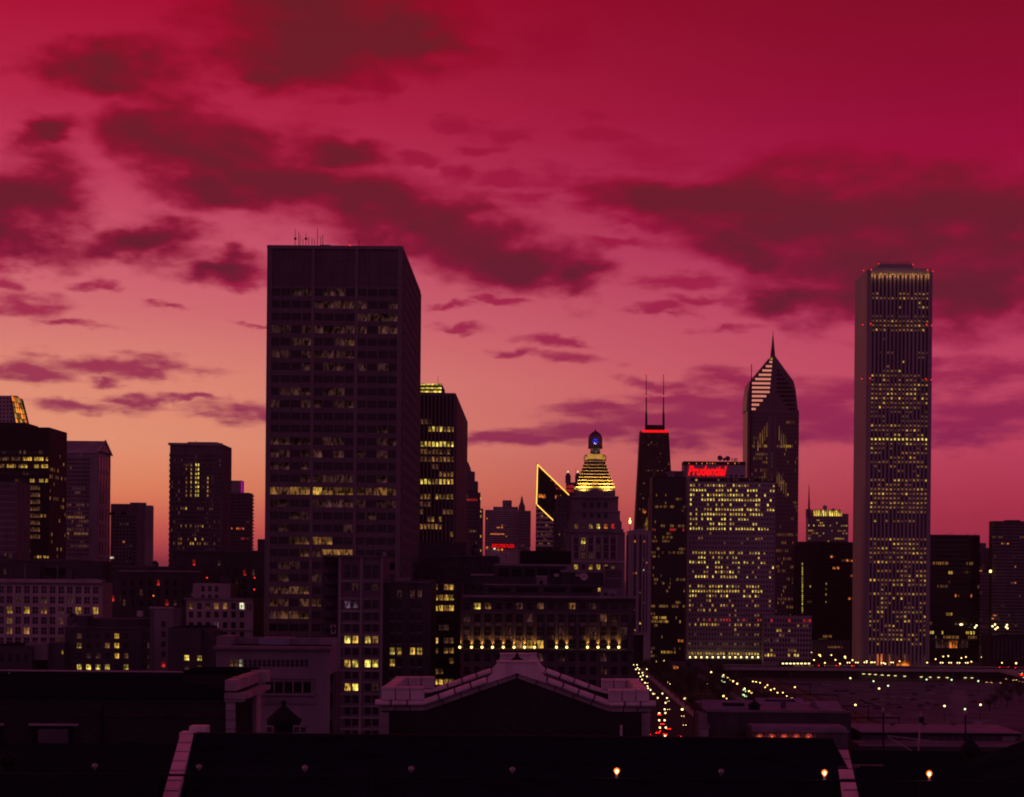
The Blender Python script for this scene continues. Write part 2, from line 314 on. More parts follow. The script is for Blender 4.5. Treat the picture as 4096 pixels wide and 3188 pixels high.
class Bld:
    def __init__(s, name, label, cat, x0, x1, ytop, ybot, Y, depth, wallmat, roof=tar, group=None, core='wall', parapet=1.0):
        s.Y = Y; s.X0, s.X1, s.Z0, s.Z1 = R(x0, x1, ytop, ybot, Y); s.depth = depth; s.wm = wallmat
        s.root = thing(name, label, cat, ((s.X0 + s.X1) / 2, Y + depth / 2, s.Z0), group)
        s.core = box(core, s.X0, s.X1, Y, Y + depth, s.Z0, s.Z1, wallmat, s.root)
        if roof:
            box('roof', s.X0 + .6, s.X1 - .6, Y + .6, Y + depth - .6, s.Z1, s.Z1 + .15, roof, s.root)
    def at(s, part, x0, x1, y0, y1, mat, proud=.3, back=None, label=None, parent=None):   # a piece given in photo pixels on the front plane
        a, b, c, d = R(x0, x1, y0, y1, s.Y)
        return box(part, a, b, s.Y - proud, s.Y + (back if back is not None else -.003), c, d, mat, parent or s.root, None, label)
    def block(s, part, x0, x1, y0, y1, mat, dy=0., depth=10., parent=None):                # a volume at its own depth behind the front
        a, b, c, d = R(x0, x1, y0, y1, s.Y + dy); return box(part, a, b, s.Y + dy, s.Y + dy + depth, c, d, mat, parent or s.root)
    def grid(s, u0, u1, z0, z1, nc, nr, pw, sh, patt=None, axis='S', pier=None, span=None, gl=None, pp=.45, sp=.28, rect=None, each=None, wide=None, top=0., muntin=None, far=False, plane=None, sub=None):
        """windows in rows between piers and spandrels; patt[row] is a string, one character for each column"""
        pier = pier or s.wm; span = span or pier; gl = gl or glass; wide = wide or {}; root = sub or s.root
        cw, rh = (u1 - u0) / nc, (z1 - z0) / nr
        if axis == 'S': f = s.Y if plane is None else plane; W_ = lambda a, b, d0, d1, c, d: (a, b, f - d1, f - d0, c, d); px = FPX / f
        elif axis == 'E': f = s.X1 if plane is None else plane; W_ = lambda a, b, d0, d1, c, d: (f + d0, f + d1, a, b, c, d); px = FPX / s.Y * abs(f) / s.Y
        else: f = s.X0 if plane is None else plane; W_ = lambda a, b, d0, d1, c, d: (f - d1, f - d0, a, b, c, d); px = FPX / s.Y * abs(f) / s.Y
        pv = FPX / s.Y
        many = each is None and (cw * px < 9 or rh * pv < 9) if each is None else not each
        V, F = [], []
        for i in range(nc + 1):
            w = wide.get(i, pw); uc = u0 + i * cw; a, b = max(uc - w / 2, u0), min(uc + w / 2, u1)
            if pw <= 0: continue
            args = W_(a, b, .002, pp + (.1 if i in wide else 0), z0, z1)
            if many: boxverts(V, F, *args)
            else: box('pier', *args, pier, root)
        if V: mesh('pier', V, F, pier, root, V[0], None, 'stuff')
        V, F = [], []
        for j in range(nr + 1):
            zt = z1 - j * rh; a, b = (zt - sh / 2, zt + sh / 2); a, b = max(a, z0), min(b, z1)
            if sh <= 0 or b - a < .01: continue
            args = W_(u0, u1, .002, sp, a, b)
            if many: boxverts(V, F, *args)
            else: box('spandrel', *args, span, root)
        if V: mesh('spandrel', V, F, span, root, V[0], None, 'stuff')
        cells = []
        for j in range(nr):
            row = patt[j] if patt and j < len(patt) else ''
            for i in range(nc):
                k = row[i] if i < len(row) else '.'
                k = '.' if k == ' ' else k
                wl, wr = wide.get(i, pw) / 2, wide.get(i + 1, pw) / 2
                cells.append((k, u0 + i * cw + wl, u0 + (i + 1) * cw - wr, z1 - (j + 1) * rh + sh / 2, z1 - j * rh - sh / 2))
        rnk = {'.': 0, 'd': 1, '1': 2, '2': 3, 'p': 3, '3': 4, 'r': 4, 'o': 5, '4': 5, '5': 6, 'w': 6}
        if not many:
            cells.sort(key=lambda c: -rnk.get(c[0], 0)); solo, cells = cells[:300], cells[300:]
            for k, a, b, c, d in solo:
                o = box('window', *W_(a, b, .004, .07, c, d), gl if k == '.' else LIT[k], root)
                if muntin:
                    V, F = [], []; um, zm = (a + b) / 2, (c + d) / 2; q_ = muntin
                    boxverts(V, F, *W_(um - q_, um + q_, .075, .13, c, d)); boxverts(V, F, *W_(a, b, .075, .12, zm - q_, zm + q_))
                    mesh('muntin', V, F, pier, o, V[0])
        if cells:
            keys = sorted({c[0] for c in cells}); V, F, I = [], [], []
            for k, a, b, c, d in cells:
                if k != '.' and far and random.random() < .5: m_ = random.uniform(.15, .5) * (b - a); (a, b) = (a + m_, b) if random.random() < .5 else (a, b - m_)
                x0, x1, y0, y1, c, d = W_(a, b, .05, .05, c, d); i = len(V)
                if axis == 'S': V += [(x0, y0, c), (x1, y0, c), (x1, y0, d), (x0, y0, d)]
                elif axis == 'E': V += [(x0, y0, c), (x0, y1, c), (x0, y1, d), (x0, y0, d)]
                else: V += [(x0, y1, c), (x0, y0, c), (x0, y0, d), (x0, y1, d)]
                F.append((i, i + 1, i + 2, i + 3)); I.append(keys.index(k))
            mesh('glazing', V, F, [gl if k == '.' else LITF[k] for k in keys], root, V[0], I, 'stuff')
def litrows(probs, nc, seed, chars='345', run=.55):
    """one string for each row; offices light up in runs along a floor"""
    r = random.Random(seed); out = []
    for p in probs:
        ch = chars
        if isinstance(p, tuple): p, ch = p
        row = ''; on = r.random() < p
        for i in range(nc):
            if r.random() > run: on = r.random() < p
            row += r.choice(ch) if on else '.'
        out.append(row)
    return out
def sphere(name, r, mat, parent=None, loc=(0, 0, 0), n=10, squash=1.):
    return lathe(name, [(max(r * math.sin(math.pi * k / 6), .002), -r * squash * math.cos(math.pi * k / 6)) for k in range(7)], mat, parent, loc, n)
def dish(name, label, c, r, pitch, mat, foot_z, group=None):
    t_ = thing(name, label, 'satellite dish', (c.x, c.y, foot_z), group)
    d = Vector((.15, -math.cos(pitch), math.sin(pitch))).normalized(); s_ = d.orthogonal().normalized(); u_ = d.cross(s_); V, F = [], []; n = 16
    for rr, dd in ((.03, .35), (.5, .26), (.8, .12), (1., 0)):
        V += [tuple(c - d * r * dd + r * rr * (math.cos(2 * math.pi * k / n) * s_ + math.sin(2 * math.pi * k / n) * u_)) for k in range(n)]
    for j in range(3):
        for k in range(n): F.append((j * n + k, j * n + (k + 1) % n, (j + 1) * n + (k + 1) % n, (j + 1) * n + k))
    mesh('reflector', V, F, mat, t_, tuple(c), None, None, True)
    rod('feed_arm', c - d * r * .3, c + d * r * .7, .06 * r, .04 * r, blackm, t_)
    rod('mast', (c.x, c.y + r * .45, foot_z), c - d * r * .3, .08 * r, .08 * r, blackm, t_)
    return t_
def lamp(kind, col, loc, energy, name='lamp_light', **k):
    l = bpy.data.lights.new(name, kind); l.color = col; l.energy = energy
    for a, b in k.items(): setattr(l, a, b)
    o = bpy.data.objects.new(name, l); return o
# ------------------------------------------------------------------ ground, terraces, streets
def struct(o): o['kind'] = 'structure'; return o
def sheet(name, pts, z, mat): return struct(mesh(name, [(x, y, z) for x, y in pts], [tuple(range(len(pts)))], mat, None, (pts[0][0], pts[0][1], z)))
sheet('ground', [(-40000, -2000), (40000, -2000), (40000, 60000), (-40000, 60000)], -8.02, earth)
struct(box('street_terrace', -1600, 150, 470, 1540, -8, -.004, earth))
struct(box('north_terrace', -1600, 1800, 1548, 5200, -8, -.004, earth))
avenue = sheet('avenue', [(52, 700), (88, 700), (88, 1548), (52, 1548)], .004, asphalt)
struct(box('avenue_kerb', 88, 92, 720, 1530, 0, .14, conc))
struct(box('avenue_kerb', 46, 52, 900, 1530, 0, .14, conc))
for k, x in enumerate((64, 76)):
    for j in range(26): box('lane_marking', x - .08, x + .08, 735 + j * 30, 741 + j * 30, .008, .010, stone_pale, avenue)
sheet('park_lawn', [(93, 850), (149, 850), (149, 1520), (93, 1520)], .02, parkmat)
sheet('park_path', [(127, 850), (133, 850), (133, 1520), (127, 1520)], .026, lotmat)
sheet('park_path', [(93, 1188), (127, 1188), (127, 1193), (93, 1193)], .024, lotmat)
sheet('parking_lot', [(205, 1030), (420, 1030), (420, 1495), (205, 1495)], -7.99, lotmat)
sheet('rail_bed', [(151, 900), (200, 900), (200, 1548), (151, 1548)], -7.98, railm)
# the road viaduct over the railway cutting
br = thing('road_viaduct', 'long low road viaduct crossing above the railway and parking lot', 'bridge', (480, 1560, -8))
box('deck', 150, 900, 1541, 1588, -1.6, .03, asphalt, br); box('parapet', 150, 900, 1540.4, 1540.95, -1.6, 1.05, conc, br)
box('parapet', 150, 900, 1588.1, 1588.6, -1.2, 1.0, conc, br)
for k in range(16): box('pier', 172 + 46 * k, 173.6 + 46 * k, 1543, 1586, -8, -1.6, stone_dk, br)
# a curving ramp on the east side
ramp_ = thing('road_ramp', 'elevated road ramp on columns curving past the parking lot', 'ramp', (430, 1400, -8))
V, F = [], []
pts = [(400, 1541), (400, 1480), (394, 1420), (384, 1360), (378, 1300), (385, 1240)]
for i, (x, y) in enumerate(pts):
    z = -.2 - .5 * i; V += [(x - 7, y, z), (x + 7, y, z), (x + 7, y, z - 1.1), (x - 7, y, z - 1.1)]
for i in range(len(pts) - 1): F += [(i * 4 + k, i * 4 + (k + 1) % 4, i * 4 + 4 + (k + 1) % 4, i * 4 + 4 + k) for k in range(4)]
F += [(0, 1, 2, 3), (23, 22, 21, 20)]
mesh('deck', V, F, conc, ramp_, V[0])
for i, (x, y) in enumerate(pts[1:], 1): box('column', x - .8, x + .8, y - .8, y + .8, -8, -1.4 - .5 * i, stone_dk, ramp_)
# railway tracks in the cutting
for k in range(7):
    x = 155 + k * 6.2; t_ = thing('railway_track', 'pair of steel rails in the sunken railway cutting below the park', 'railway track', (x, 1220, -7.97), 'railway tracks in the cutting')
    for s_ in (-.75, .75): box('rail', x + s_ - .06, x + s_ + .06, 905, 1540, -7.8, -7.6, steel, t_)
    V, F = [], []
    for j in range(210): boxverts(V, F, x - 1.3, x + 1.3, 906 + j * 3, 906.8 + j * 3, -7.97, -7.82)
    mesh('sleeper', V, F, stone_dk, t_, V[0], None, 'stuff')
for k, y in enumerate((985, 1075, 1180, 1300)):
    t_ = thing('catenary_gantry', 'dark steel gantry spanning the railway tracks', 'gantry', (176, y, -8), 'gantries over the railway tracks')
    for x in (152.5, 198.5): box('post', x - .25, x + .25, y - .25, y + .25, -8, 1.5, blackm, t_)
    box('crossbeam', 152.5, 198.5, y - .2, y + .2, .5, 1.1, blackm, t_)

# ------------------------------------------------------------------ far left towers
# A: white tower with slanting glass crown
b = Bld('white_tower', 'white tower with small square windows and a slanting amber-lit glass crown', 'skyscraper', -190, 62, 1582, None, 1500, 6, stone_pale)
a = R(-190, 52, 1585, 1720, 1500); b.grid(a[0], a[1], a[2], a[3], 17, 9, 1.5, 1.5, axis='S', each=True, pier=stone_pale, pp=.5, sp=.5)
T = [(P(x, y, 1499)) for x, y in ((47, 1582), (91, 1597), (122, 1720), (70, 1720))]
cr = prism('glass_crown', [(p.x, p.z) for p in T], 1496, 1499.9, blackm, b.root)
amber = LIT['3']
for i in range(5):
    for j in range(6):
        f = lambda u, v: Vector(T[0]).lerp(T[1], u).lerp(Vector(T[3]).lerp(T[2], u), v)
        c_ = [f(.06 + .9 * (i + d) / 5, (j + e) / 6) for d, e in ((.08, .06), (.92, .06), (.92, .94), (.08, .94))]
        mesh('pane', [(p.x, 1495.9, p.z) for p in c_], [(0, 1, 2, 3)], LIT['o' if (i * 7 + j * 3) % 5 in (0, 2) else ('4' if (i + j) % 3 == 0 else '3')], cr, (c_[0].x, 1495.9, c_[0].z))
box('beacon', *(lambda p: (p.x - .4, p.x + .4, 1499, 1500, p.z, p.z + 1))(P(86, 1594, 1500)), red_b, b.root)
# B: black faceted tower
Yb = 1180
b = Bld('black_faceted_tower', 'black tower with one chamfered corner and broad strips of lit office floors', 'skyscraper', -260, 195, 1708, None, Yb, 36, black_wall)
b.block('roof_plant', -260, 103, 1689, 1712, black_wall, 6, 30)
pc = [P(195, 1950, Yb), P(266, 1950, Yb + 35)]
ztop0, ztop1 = P(195, 1708, Yb).z, P(266, 1731, Yb + 35).z
cx = P(265, 1950, Yb + 35).x
mesh('chamfer', [(b.X1, Yb, 0), (cx, Yb + 35, 0), (cx, Yb + 36, 0), (b.X1, Yb + 36, 0), (b.X1, Yb, b.Z1), (cx, Yb + 35, b.Z1 - .5), (cx, Yb + 36, b.Z1 - .5), (b.X1, Yb + 36, b.Z1)],
     [(0, 1, 5, 4), (1, 2, 6, 5), (2, 3, 7, 6), (4, 5, 6, 7)], black_wall, b.root, (b.X1, Yb, 0))
rows = [(1808, -10, 180, 'd..2..1'), (1835, -10, 192, '2224444'), (1864, -10, 192, '3434.44'), (1893, -10, 160, '....1..'), (1922, 60, 192, '1..4.44')]
for y, xa, xb, pt in rows:
    n = 22; a_, b_, c_, d_ = R(xa, xb, y - 7, y + 7, Yb)
    for i in range(n):
        k = pt[int(i * len(pt) / n)]
        if k == '.' or (i * 37 + int(y)) % 5 == 0: k = '.'
        w = (b_ - a_) / n; box('window', a_ + i * w + .12, a_ + (i + 1) * w - .12, Yb - .06, Yb - .004, c_, d_, LIT[k] if k != '.' else glass, b.root)
for j in range(11):
    y = 1951 + 27.8 * j; xr = 160 if j < 8 else 122; a_, b_, c_, d_ = R(64, xr, y - (8 if j < 10 else 4), y + (8 if j < 10 else 4), Yb); n = 9 if j < 8 else 6
    for i in range(n):
        w = (b_ - a_) / n; box('window', a_ + i * w + .08, a_ + (i + 1) * w - .08, Yb - .06, Yb - .004, c_, d_, LIT['3' if i == 0 else '2'], b.root)
for (x, y, k) in ((165, 2063, '3'), (180, 2063, '3'), (200, 2063, '2'), (207, 2063, '2'), (210, 2040, '2'), (152, 2226, '4'), (162, 2226, '3'), (178, 2226, '4'), (190, 2226, '4'), (200, 2226, '3'), (178, 2249, '4'), (190, 2249, '4'), (204, 2249, '3'), (140, 2226, '2')):
    if x < 194: b.at('window', x - 4, x + 4, y - 6, y + 6, LIT[k], .06)
rr = random.Random(3)
V, F, I = [], [], []                                            # windows scattered on the chamfered corner
for j in range(15):
    for i in range(9):
        if rr.random() < (.5 if j in (2, 3, 4, 6) else .18):
            t0, t1 = (i + .2) / 9, (i + .7) / 9; z = P(195, 1825 + 29 * j, Yb).z; n_ = len(V)
            for tt, zz in ((t0, z), (t1, z), (t1, z + 2.2), (t0, z + 2.2)): V.append((b.X1 + (cx - b.X1) * tt + .05, Yb + 35 * tt - .08, zz))
            F.append((n_, n_ + 1, n_ + 2, n_ + 3)); I.append(rr.choice((0, 0, 1)))
mesh('glazing', V, F, [LITF['2'], LITF['3']], b.root, V[0], I, 'stuff')
for j in range(22):                                             # floor bands
    y = 1795 + 28.3 * j - 2; a_, b_, c_, d_ = R(-260, 195, y - 3, y + 3, Yb); box('spandrel', b.X0, b.X1, Yb - .2, Yb - .003, c_, d_, black_wall, b.root)
# grey gridded block in front of it
b = Bld('grey_gridded_block', 'grey concrete block with a fine grid, standing before the black faceted tower', 'building', -60, 64, 1926, None, 1100, 30, stone_dk)
b.grid(b.X0, b.X1, b.Z1 - 50, b.Z1 - 1, 16, 13, .5, 1.2, litrows([.05, .04, .1, .03, .05, .2, .05, .05, .1, .05, .03, .1, 0], 16, 5, '112'), pier=stone, far=True)
# C: pedimented tower
Yc = 1400
b = Bld('pedimented_tower', 'pinkish granite tower topped by a steep gabled roof like a temple pediment', 'skyscraper', 180, 386, 1806, None, Yc, 44, stone)
zr, ze = P(330, 1755, Yc).z, b.Z1
yb_ = Yc + 44; ym_ = Yc + 22
mesh('roof', [(b.X0, Yc - .8, ze), (b.X1 + .8, Yc - .8, ze), (b.X1 + .8, yb_ + .8, ze), (b.X0, yb_ + .8, ze), (b.X0, ym_, zr), (b.X1 + .8, ym_, zr)], [(0, 1, 5, 4), (2, 3, 4, 5), (0, 4, 3), (0, 3, 2, 1)], stone, b.root, (b.X0, Yc, ze))
mesh('pediment', [(b.X1 + .9, Yc + 5, ze + .8), (b.X1 + .9, yb_ - 5, ze + .8), (b.X1 + .9, ym_, zr - 2)], [(0, 1, 2)], terra_dk, b.root, (b.X1, Yc, ze))
for s_ in (1, -1): rod('raking_cornice', (b.X1 + .9, ym_ + s_ * 23, ze), (b.X1 + .9, ym_, zr + .3), .7, .7, stone_pale, b.root)
b.at('cornice', 180, 388, 1803, 1811, stone_pale, .9)
b.at('lintel_window', 318, 331, 1812, 1825, stone_pale, .15)
b.grid(b.X0, b.X1 - 6, P(300, 2225, Yc).z, P(300, 1830, Yc).z, 20, 24, .5, 1.3, litrows([.02, .02, .05, .02, .1, .02, .02, .3, .1, .02, .02, (.5, '2'), .2, .3, (.7, '3'), .2, .3, .5, (.4, '3'), .2, .3, .2, .1, 0], 20, 9, '1122'), pier=stone, far=True)
b.grid(Yc + 4, Yc + 40, P(300, 2225, Yc).z, P(300, 1815, Yc).z, 4, 6, 3, 3, axis='E', pier=terra_dk, gl=glass)
# D
b = Bld('arched_front_block', 'squat dark block with two arched window bays beside the pedimented tower', 'building', 440, 548, 2016, None, 1320, 30, stone_dk)
b.grid(b.X0 + 1, b.X1 - 1, P(500, 2260, 1320).z, P(500, 2060, 1320).z, 7, 14, 1.2, 1.2, litrows([.05, .1, .3, .05, (.2, 'o'), .1, .1, (.15, 'o'), .05, .1, .05, .05, .1, .05], 7, 2, '12'), pier=stone_dk, far=True)
for xx in (450, 494):
    c0 = P(xx, 2060, 1320); pts_ = [(c0.x + 2.2 * math.cos(t_), c0.z + 2.6 * math.sin(t_)) for t_ in [math.pi * k / 8 for k in range(9)]]
    prism('arch_head', pts_, 1319.6, 1319.95, glass, b.root)
b2 = Bld('pale_slab_block', 'pale slab block with a fine window grid, right of the arched block', 'building', 549, 604, 2022, None, 1345, 7, stone)
b2.grid(b2.X0, b2.X1, P(580, 2260, 1345).z, b2.Z1 - 1, 14, 24, .45, 1.0, litrows([.03] * 20 + [.5] * 3 + [.1], 14, 3, '1'), pier=stone_pale, far=True)
b2.block('roof_plant', 520, 580, 2010, 2024, stone_dk, 1, 5)
b.at('lamp', 441, 455, 2226, 2234, LIT['w'], .5)
# E
Ye = 1450
b = Bld('corniced_dark_tower', 'dark tower with flared cornice and two lit columns of windows near its middle', 'skyscraper', 676, 886, 1776, None, Ye, 42, stone_dk)
b.at('cornice', 674, 890, 1772, 1782, stone, 1.4, 1.); b.block('roof_plant', 750, 870, 1768, 1778, stone_dk, 8, 20); b.block('antenna', 782, 784, 1764, 1772, blackm, 10, .4)
n = 21; rows = []
rr = random.Random(11)
for j in range(26):
    row = ['.'] * n
    for i in range(n):
        if rr.random() < .10: row[i] = rr.choice('112')
    if 2 <= j <= 9:
        for i, k in ((8, '4'), (10, '5'), (11, '5')): row[i] = k
        if j % 3 != 1: row[6] = '3'
        if j > 4: row[15] = '4'
    if j in (12, 16, 19, 20, 22, 24, 25):
        for i in range(3, 17):
            if rr.random() < .5: row[i] = rr.choice('2334')
    rows.append(''.join(row))
b.grid(b.X0 + 1, b.X1 - 1, P(780, 2270, Ye).z, P(780, 1815, Ye).z, n, 26, .9, 1.5, rows, pier=stone_dk, each=True)
b.grid(Ye, Ye + 42, 0, b.Z1, 12, 40, 1.6, 1.6, axis='E', pier=stone_dk)
V, F = [], []
for j in range(24): boxverts(V, F, b.X0 - .7, b.X0, Ye + 1, Ye + 3, b.Z1 - 10 - 4.2 * j, b.Z1 - 7.6 - 4.2 * j)
mesh('bay_projection', V, F, stone_dk, b.root, V[0], None, 'stuff')
# F
Yf = 1650
b = Bld('balconied_apartment_tower', 'dark apartment tower with notched balcony edges and a pale magenta-edged penthouse', 'skyscraper', 895, 996, 1971, None, Yf, 20, stone_dk)
b.block('penthouse', 920, 966, 1922, 1972, stone, 4, 14); b.block('neon_strip', 965, 969, 1926, 1972, emit('magenta_light', (.65, .0, .45), .8), 3.4, 1)
b.grid(b.X0, b.X1, P(950, 2200, Yf).z, b.Z1 - 1, 15, 17, .7, 1.4, litrows([.03, .03, (.1, 'o'), .05, .05, (.1, 'r'), .05, .05, .1, .1, (.3, 'ro'), .1, .1, (.3, 'r1'), .15, (.15, 'o'), .1], 15, 21, '12'), pier=stone_dk, far=True)
for j in range(18): box('balcony', b.X1, b.X1 + 1.2, Yf + 1, Yf + 19, b.Z1 - 3.2 * j - 3, b.Z1 - 3.2 * j - 1.6, stone_dk, b.root)
Bld('small_dark_block', 'small dark block seen in the gap beside the big office slab', 'building', 1028, 1075, 2157, None, 1500, 20, brick_far)

# ------------------------------------------------------------------ the big office slab
Yh = 640
louvre_m = wall('dull_louvre', (.12, .10, .115), .6, .15, .1, .3)
b = Bld('office_slab_tower', 'huge dark office slab of three window bays, tallest tower left of centre', 'skyscraper', 1061, 1602, 987, None, Yh, 100, steel_dk)
T1 = ["..22122.....", "..1.233311.1", "........2333", "111111111233", "..32..14....", "11221222....", "...1.2222.1.", "............", ".2332233....", "2..32.13....", "............", "..........2.",
      "33122222 .22", "22213.2.222.", "12.21.......", "...13333..1.", "323343332232", "222.22222122", "..11.....3..", ".1.....2....", "..3344.3....", "...32444....", ".12.3.......", ".31.2.......", "22331.......", "32233.......", "13333.......", "............", "............"]
T1 = [r_.translate(str.maketrans('1234', 'd123')) if j_ != 16 else r_ for j_, r_ in enumerate(T1)]
T1 = [''.join(c_ if c_ in '.34' or (i_ * 7 + j_ * 5) % 10 < 8 else '.' for i_, c_ in enumerate(r_)) for j_, r_ in enumerate(T1)]
T1 = [r_ if j_ in (16, 20, 21, 24, 25, 26) else r_.translate(str.maketrans('123', 'd12')) for j_, r_ in enumerate(T1)]
u0, u1 = b.X0 + .9, b.X1 - .9
zt = P(1330, 1169 - 24.8, Yh).z; fl = 49.7 / FPX * Yh
b.grid(u0, u1, zt - 29 * fl, zt, 12, 29, .28, fl * .40, T1, pier=steel, span=steel_dk, gl=glass, each=True, pp=.5, sp=.22, wide={4: 1.15, 8: 1.15, 0: 1.6, 12: 1.6})
for i in range(13):
    w = {0: 1.6, 4: 1.15, 8: 1.15, 12: 1.6}.get(i, .28); uc = u0 + i * (u1 - u0) / 12
    box('pier', max(uc - w / 2, u0), min(uc + w / 2, u1), Yh - (.6 if w > 1 else .5), Yh - .003, zt, b.Z1 - .9, steel, b.root)
for i in range(12):                                             # blank louvred plant floors
    a_ = u0 + i * (u1 - u0) / 12; w = (u1 - u0) / 12
    for j in range(3): h_ = (b.Z1 - .9 - zt) / 3; box('louvre_panel', a_ + .3, a_ + w - .3, Yh - .15, Yh - .003, zt + j * h_ + .12, zt + (j + 1) * h_ - .06, louvre_m, b.root)
box('corner_column', b.X0 - .02, b.X0 + .9, Yh - .75, Yh - .002, 0, b.Z1 - .9, steel, b.root); box('corner_column', b.X1 - .9, b.X1 + .02, Yh - .75, Yh - .002, 0, b.Z1 - .9, steel, b.root)
box('coping', b.X0 - .1, b.X1 + .1, Yh - .8, Yh + 100, b.Z1 - .9, b.Z1 + .3, steel, b.root)
b.grid(Yh + 1, Yh + 99, zt - 29 * fl, b.Z1 - .9, 22, 33, .35, fl * .40, axis='E', pier=steel, span=steel_dk)
b.block('roof_plant', 1282, 1320, 979, 990, steel_dk, 12, 8)
rr = random.Random(5)
for i, (x, y) in enumerate(((1181, 915), (1195, 925), (1201, 938), (1224, 932), (1235, 945), (1248, 950), (1270, 911), (1283, 948), (1291, 940), (1437, 960), (1212, 955), (1258, 955))):
    p = P(x, y, Yh + 5); rod('antenna', (p.x, p.y, b.Z1), p, .13, .09, blackm, b.root)
    if i in (0, 3): q_ = P(x, 955, Yh + 5); sphere('antenna_drum', .5, blackm, b.root, tuple(q_))
p = P(1400, 985, Yh + 1); sphere('beacon', .45, red_b, b.root, (p.x, p.y, b.Z1 + .5))
# tower behind it on the right
Yi = 800
b = Bld('finned_office_tower', 'finned office tower with yellow lit floors, right behind the big office slab', 'skyscraper', 1628, 1817, 1572, None, Yi, 135, steel_dk)
rows = litrows([0, 0, 0, (.25, '12'), (.85, '345'), (.2, '3'), (.85, '455'), (.7, '23'), (.8, '233'), (.3, '2'), (.45, '3'), (.97, '345'), (.3, '2'), (.8, '334'), (.4, '2'), (.6, '23'), (.5, '34'), (.3, '3'), (.45, '3'), (.3, '34'), 0, 0, 0, 0], 12, 31)
b.grid(b.X0 + .3, b.X1 - .5, b.Z1 - 24 * 3.29 - 1, b.Z1 - 1, 12, 24, .62, 1.1, rows, pier=steel, span=black_wall, gl=glass, each=True, pp=.8, sp=.1)
b.grid(Yi, Yi + 135, 20, b.Z1 - 1, 30, 38, 2.2, 1.6, axis='E', pier=steel_dk)
a_, b_, c_, d_ = R(1650, 1767, 1534, 1572, Yi + 30)
ph = box('penthouse', a_, b_, Yi + 30, Yi + 60, b.Z1, d_, blackm, b.root)
for y in (1537, 1552, 1566):
    e_ = R(1650, 1766, y - 3.2, y + 3.2, Yi + 30)
    for i in range(7): w = (e_[1] - e_[0]) / 7; box('light_panel', e_[0] + i * w + .06, e_[0] + (i + 1) * w - .06, Yi + 29.8, Yi + 29.95, e_[2], e_[3], LIT['5'], ph)
p = P(1752, 1505, Yi + 40); rod('antenna', (p.x, p.y, d_), p, .12, .08, blackm, b.root)
b.block('base_block', 1668, 1862, 2168, 2420, brick_far, -30, 28)
# J
Yj = 1650
b = Bld('gothic_setback_tower', 'dark gothic tower with stepped crown, just right of the finned tower', 'skyscraper', 1855, 1907, 1925, None, Yj, 20, stone_dk)
b.block('crown', 1860, 1898, 1886, 1930, stone_dk, 2, 14)
c_ = R(1862, 1888, 1855, 1890, Yj + 4); lathe('spire', [(3.6, 0), (2.6, 4), (1.0, 8), (.2, 10)], stone_dk, b.root, ((c_[0] + c_[1]) / 2 - 1, Yj + 8, c_[2]), 4, False)
b.block('shoulder', 1907, 1919, 1970, 2400, stone_dk, 2, 14); b.block('shoulder', 1919, 1930, 2034, 2400, stone_dk, 3, 12)
b.grid(b.X0, b.X1, P(1880, 2210, Yj).z, P(1880, 1960, Yj).z, 6, 16, .8, 1.6, litrows([.05, .1, (.4, 'r'), .1, .2, .1, .1, .2, .1, .3, .1, .2, .1, .3, .1, .2], 6, 8, '223'), pier=stone_dk, far=True)
for y in (1988, 2040, 2060, 2140, 2195): b.block('lit_window', 1921, 1925, y, y + 10, LIT['4'], 2.9, .05)
# K hotel with red sign
Yk = 1900
b = Bld('gridded_hotel_block', 'pale gridded hotel block carrying a red lettered sign', 'building', 1938, 2072, 2040, None, Yk, 30, stone_pale)
b.block('upper_block', 1973, 2072, 2027, 2042, stone, 2, 20); b.block('penthouse', 2010, 2047, 2001, 2030, stone, 5, 12)
b.grid(b.X0 + .5, b.X1, P(2000, 2185, Yk).z, b.Z1 - 1, 15, 16, .55, 1.0, litrows([.03, (.12, 'o'), .03, (.15, 'o4'), .05, (.2, 'o5'), .05, (.2, 'o'), .05, .1, (.25, 'o'), .1, .05, .05, .05, 0], 15, 4, '13'), pier=stone_pale, far=True)
def text(body, p0, w, h, mat, parent, name='lettering', shear=0., depth=.3, space=1., off=.02):
    cu = bpy.data.curves.new(name, 'FONT'); cu.body = body; cu.shear = shear; cu.extrude = depth; cu.space_character = space; cu.offset = off; cu.resolution_u = 3
    o_ = bpy.data.objects.new('tmp', cu); COL.objects.link(o_); dg = bpy.context.evaluated_depsgraph_get(); me = bpy.data.meshes.new_from_object(o_.evaluated_get(dg)); bpy.data.objects.remove(o_)
    xs = [v.co.x for v in me.vertices]; ys = [v.co.y for v in me.vertices]
    for v in me.vertices:
        x, y, z = v.co; v.co = ((x - min(xs)) / (max(xs) - min(xs)) * w, -z, (y - min(ys)) / (max(ys) - min(ys)) * h)
    me.materials.clear(); me.materials.append(mat); o = bpy.data.objects.new(name, me); link(o, Matrix.Translation(p0), parent); return o
a_ = R(1968, 2058, 2176, 2191, Yk); sg = box('sign_board', a_[0] - .5, a_[1] + .5, Yk - 1.6, Yk - .6, a_[2] - .4, a_[3] + .4, blackm, b.root)
text('EXECUTIVE PLAZA', (a_[0], Yk - 1.8, a_[2]), a_[1] - a_[0], a_[3] - a_[2], red_e, sg, depth=.15)
for x, y, k in ((1948, 2190, 'o'), (1978, 2193, 'w'), (1993, 2197, 'o'), (2008, 2197, 'o')): b.at('lamp', x - 3, x + 3, y - 4, y + 4, LIT[k], .8)
b = Bld('turreted_tower', 'slim tower with a domed corner turret, right of the gridded hotel', 'building', 2072, 2121, 2043, None, 1880, 18, stone)
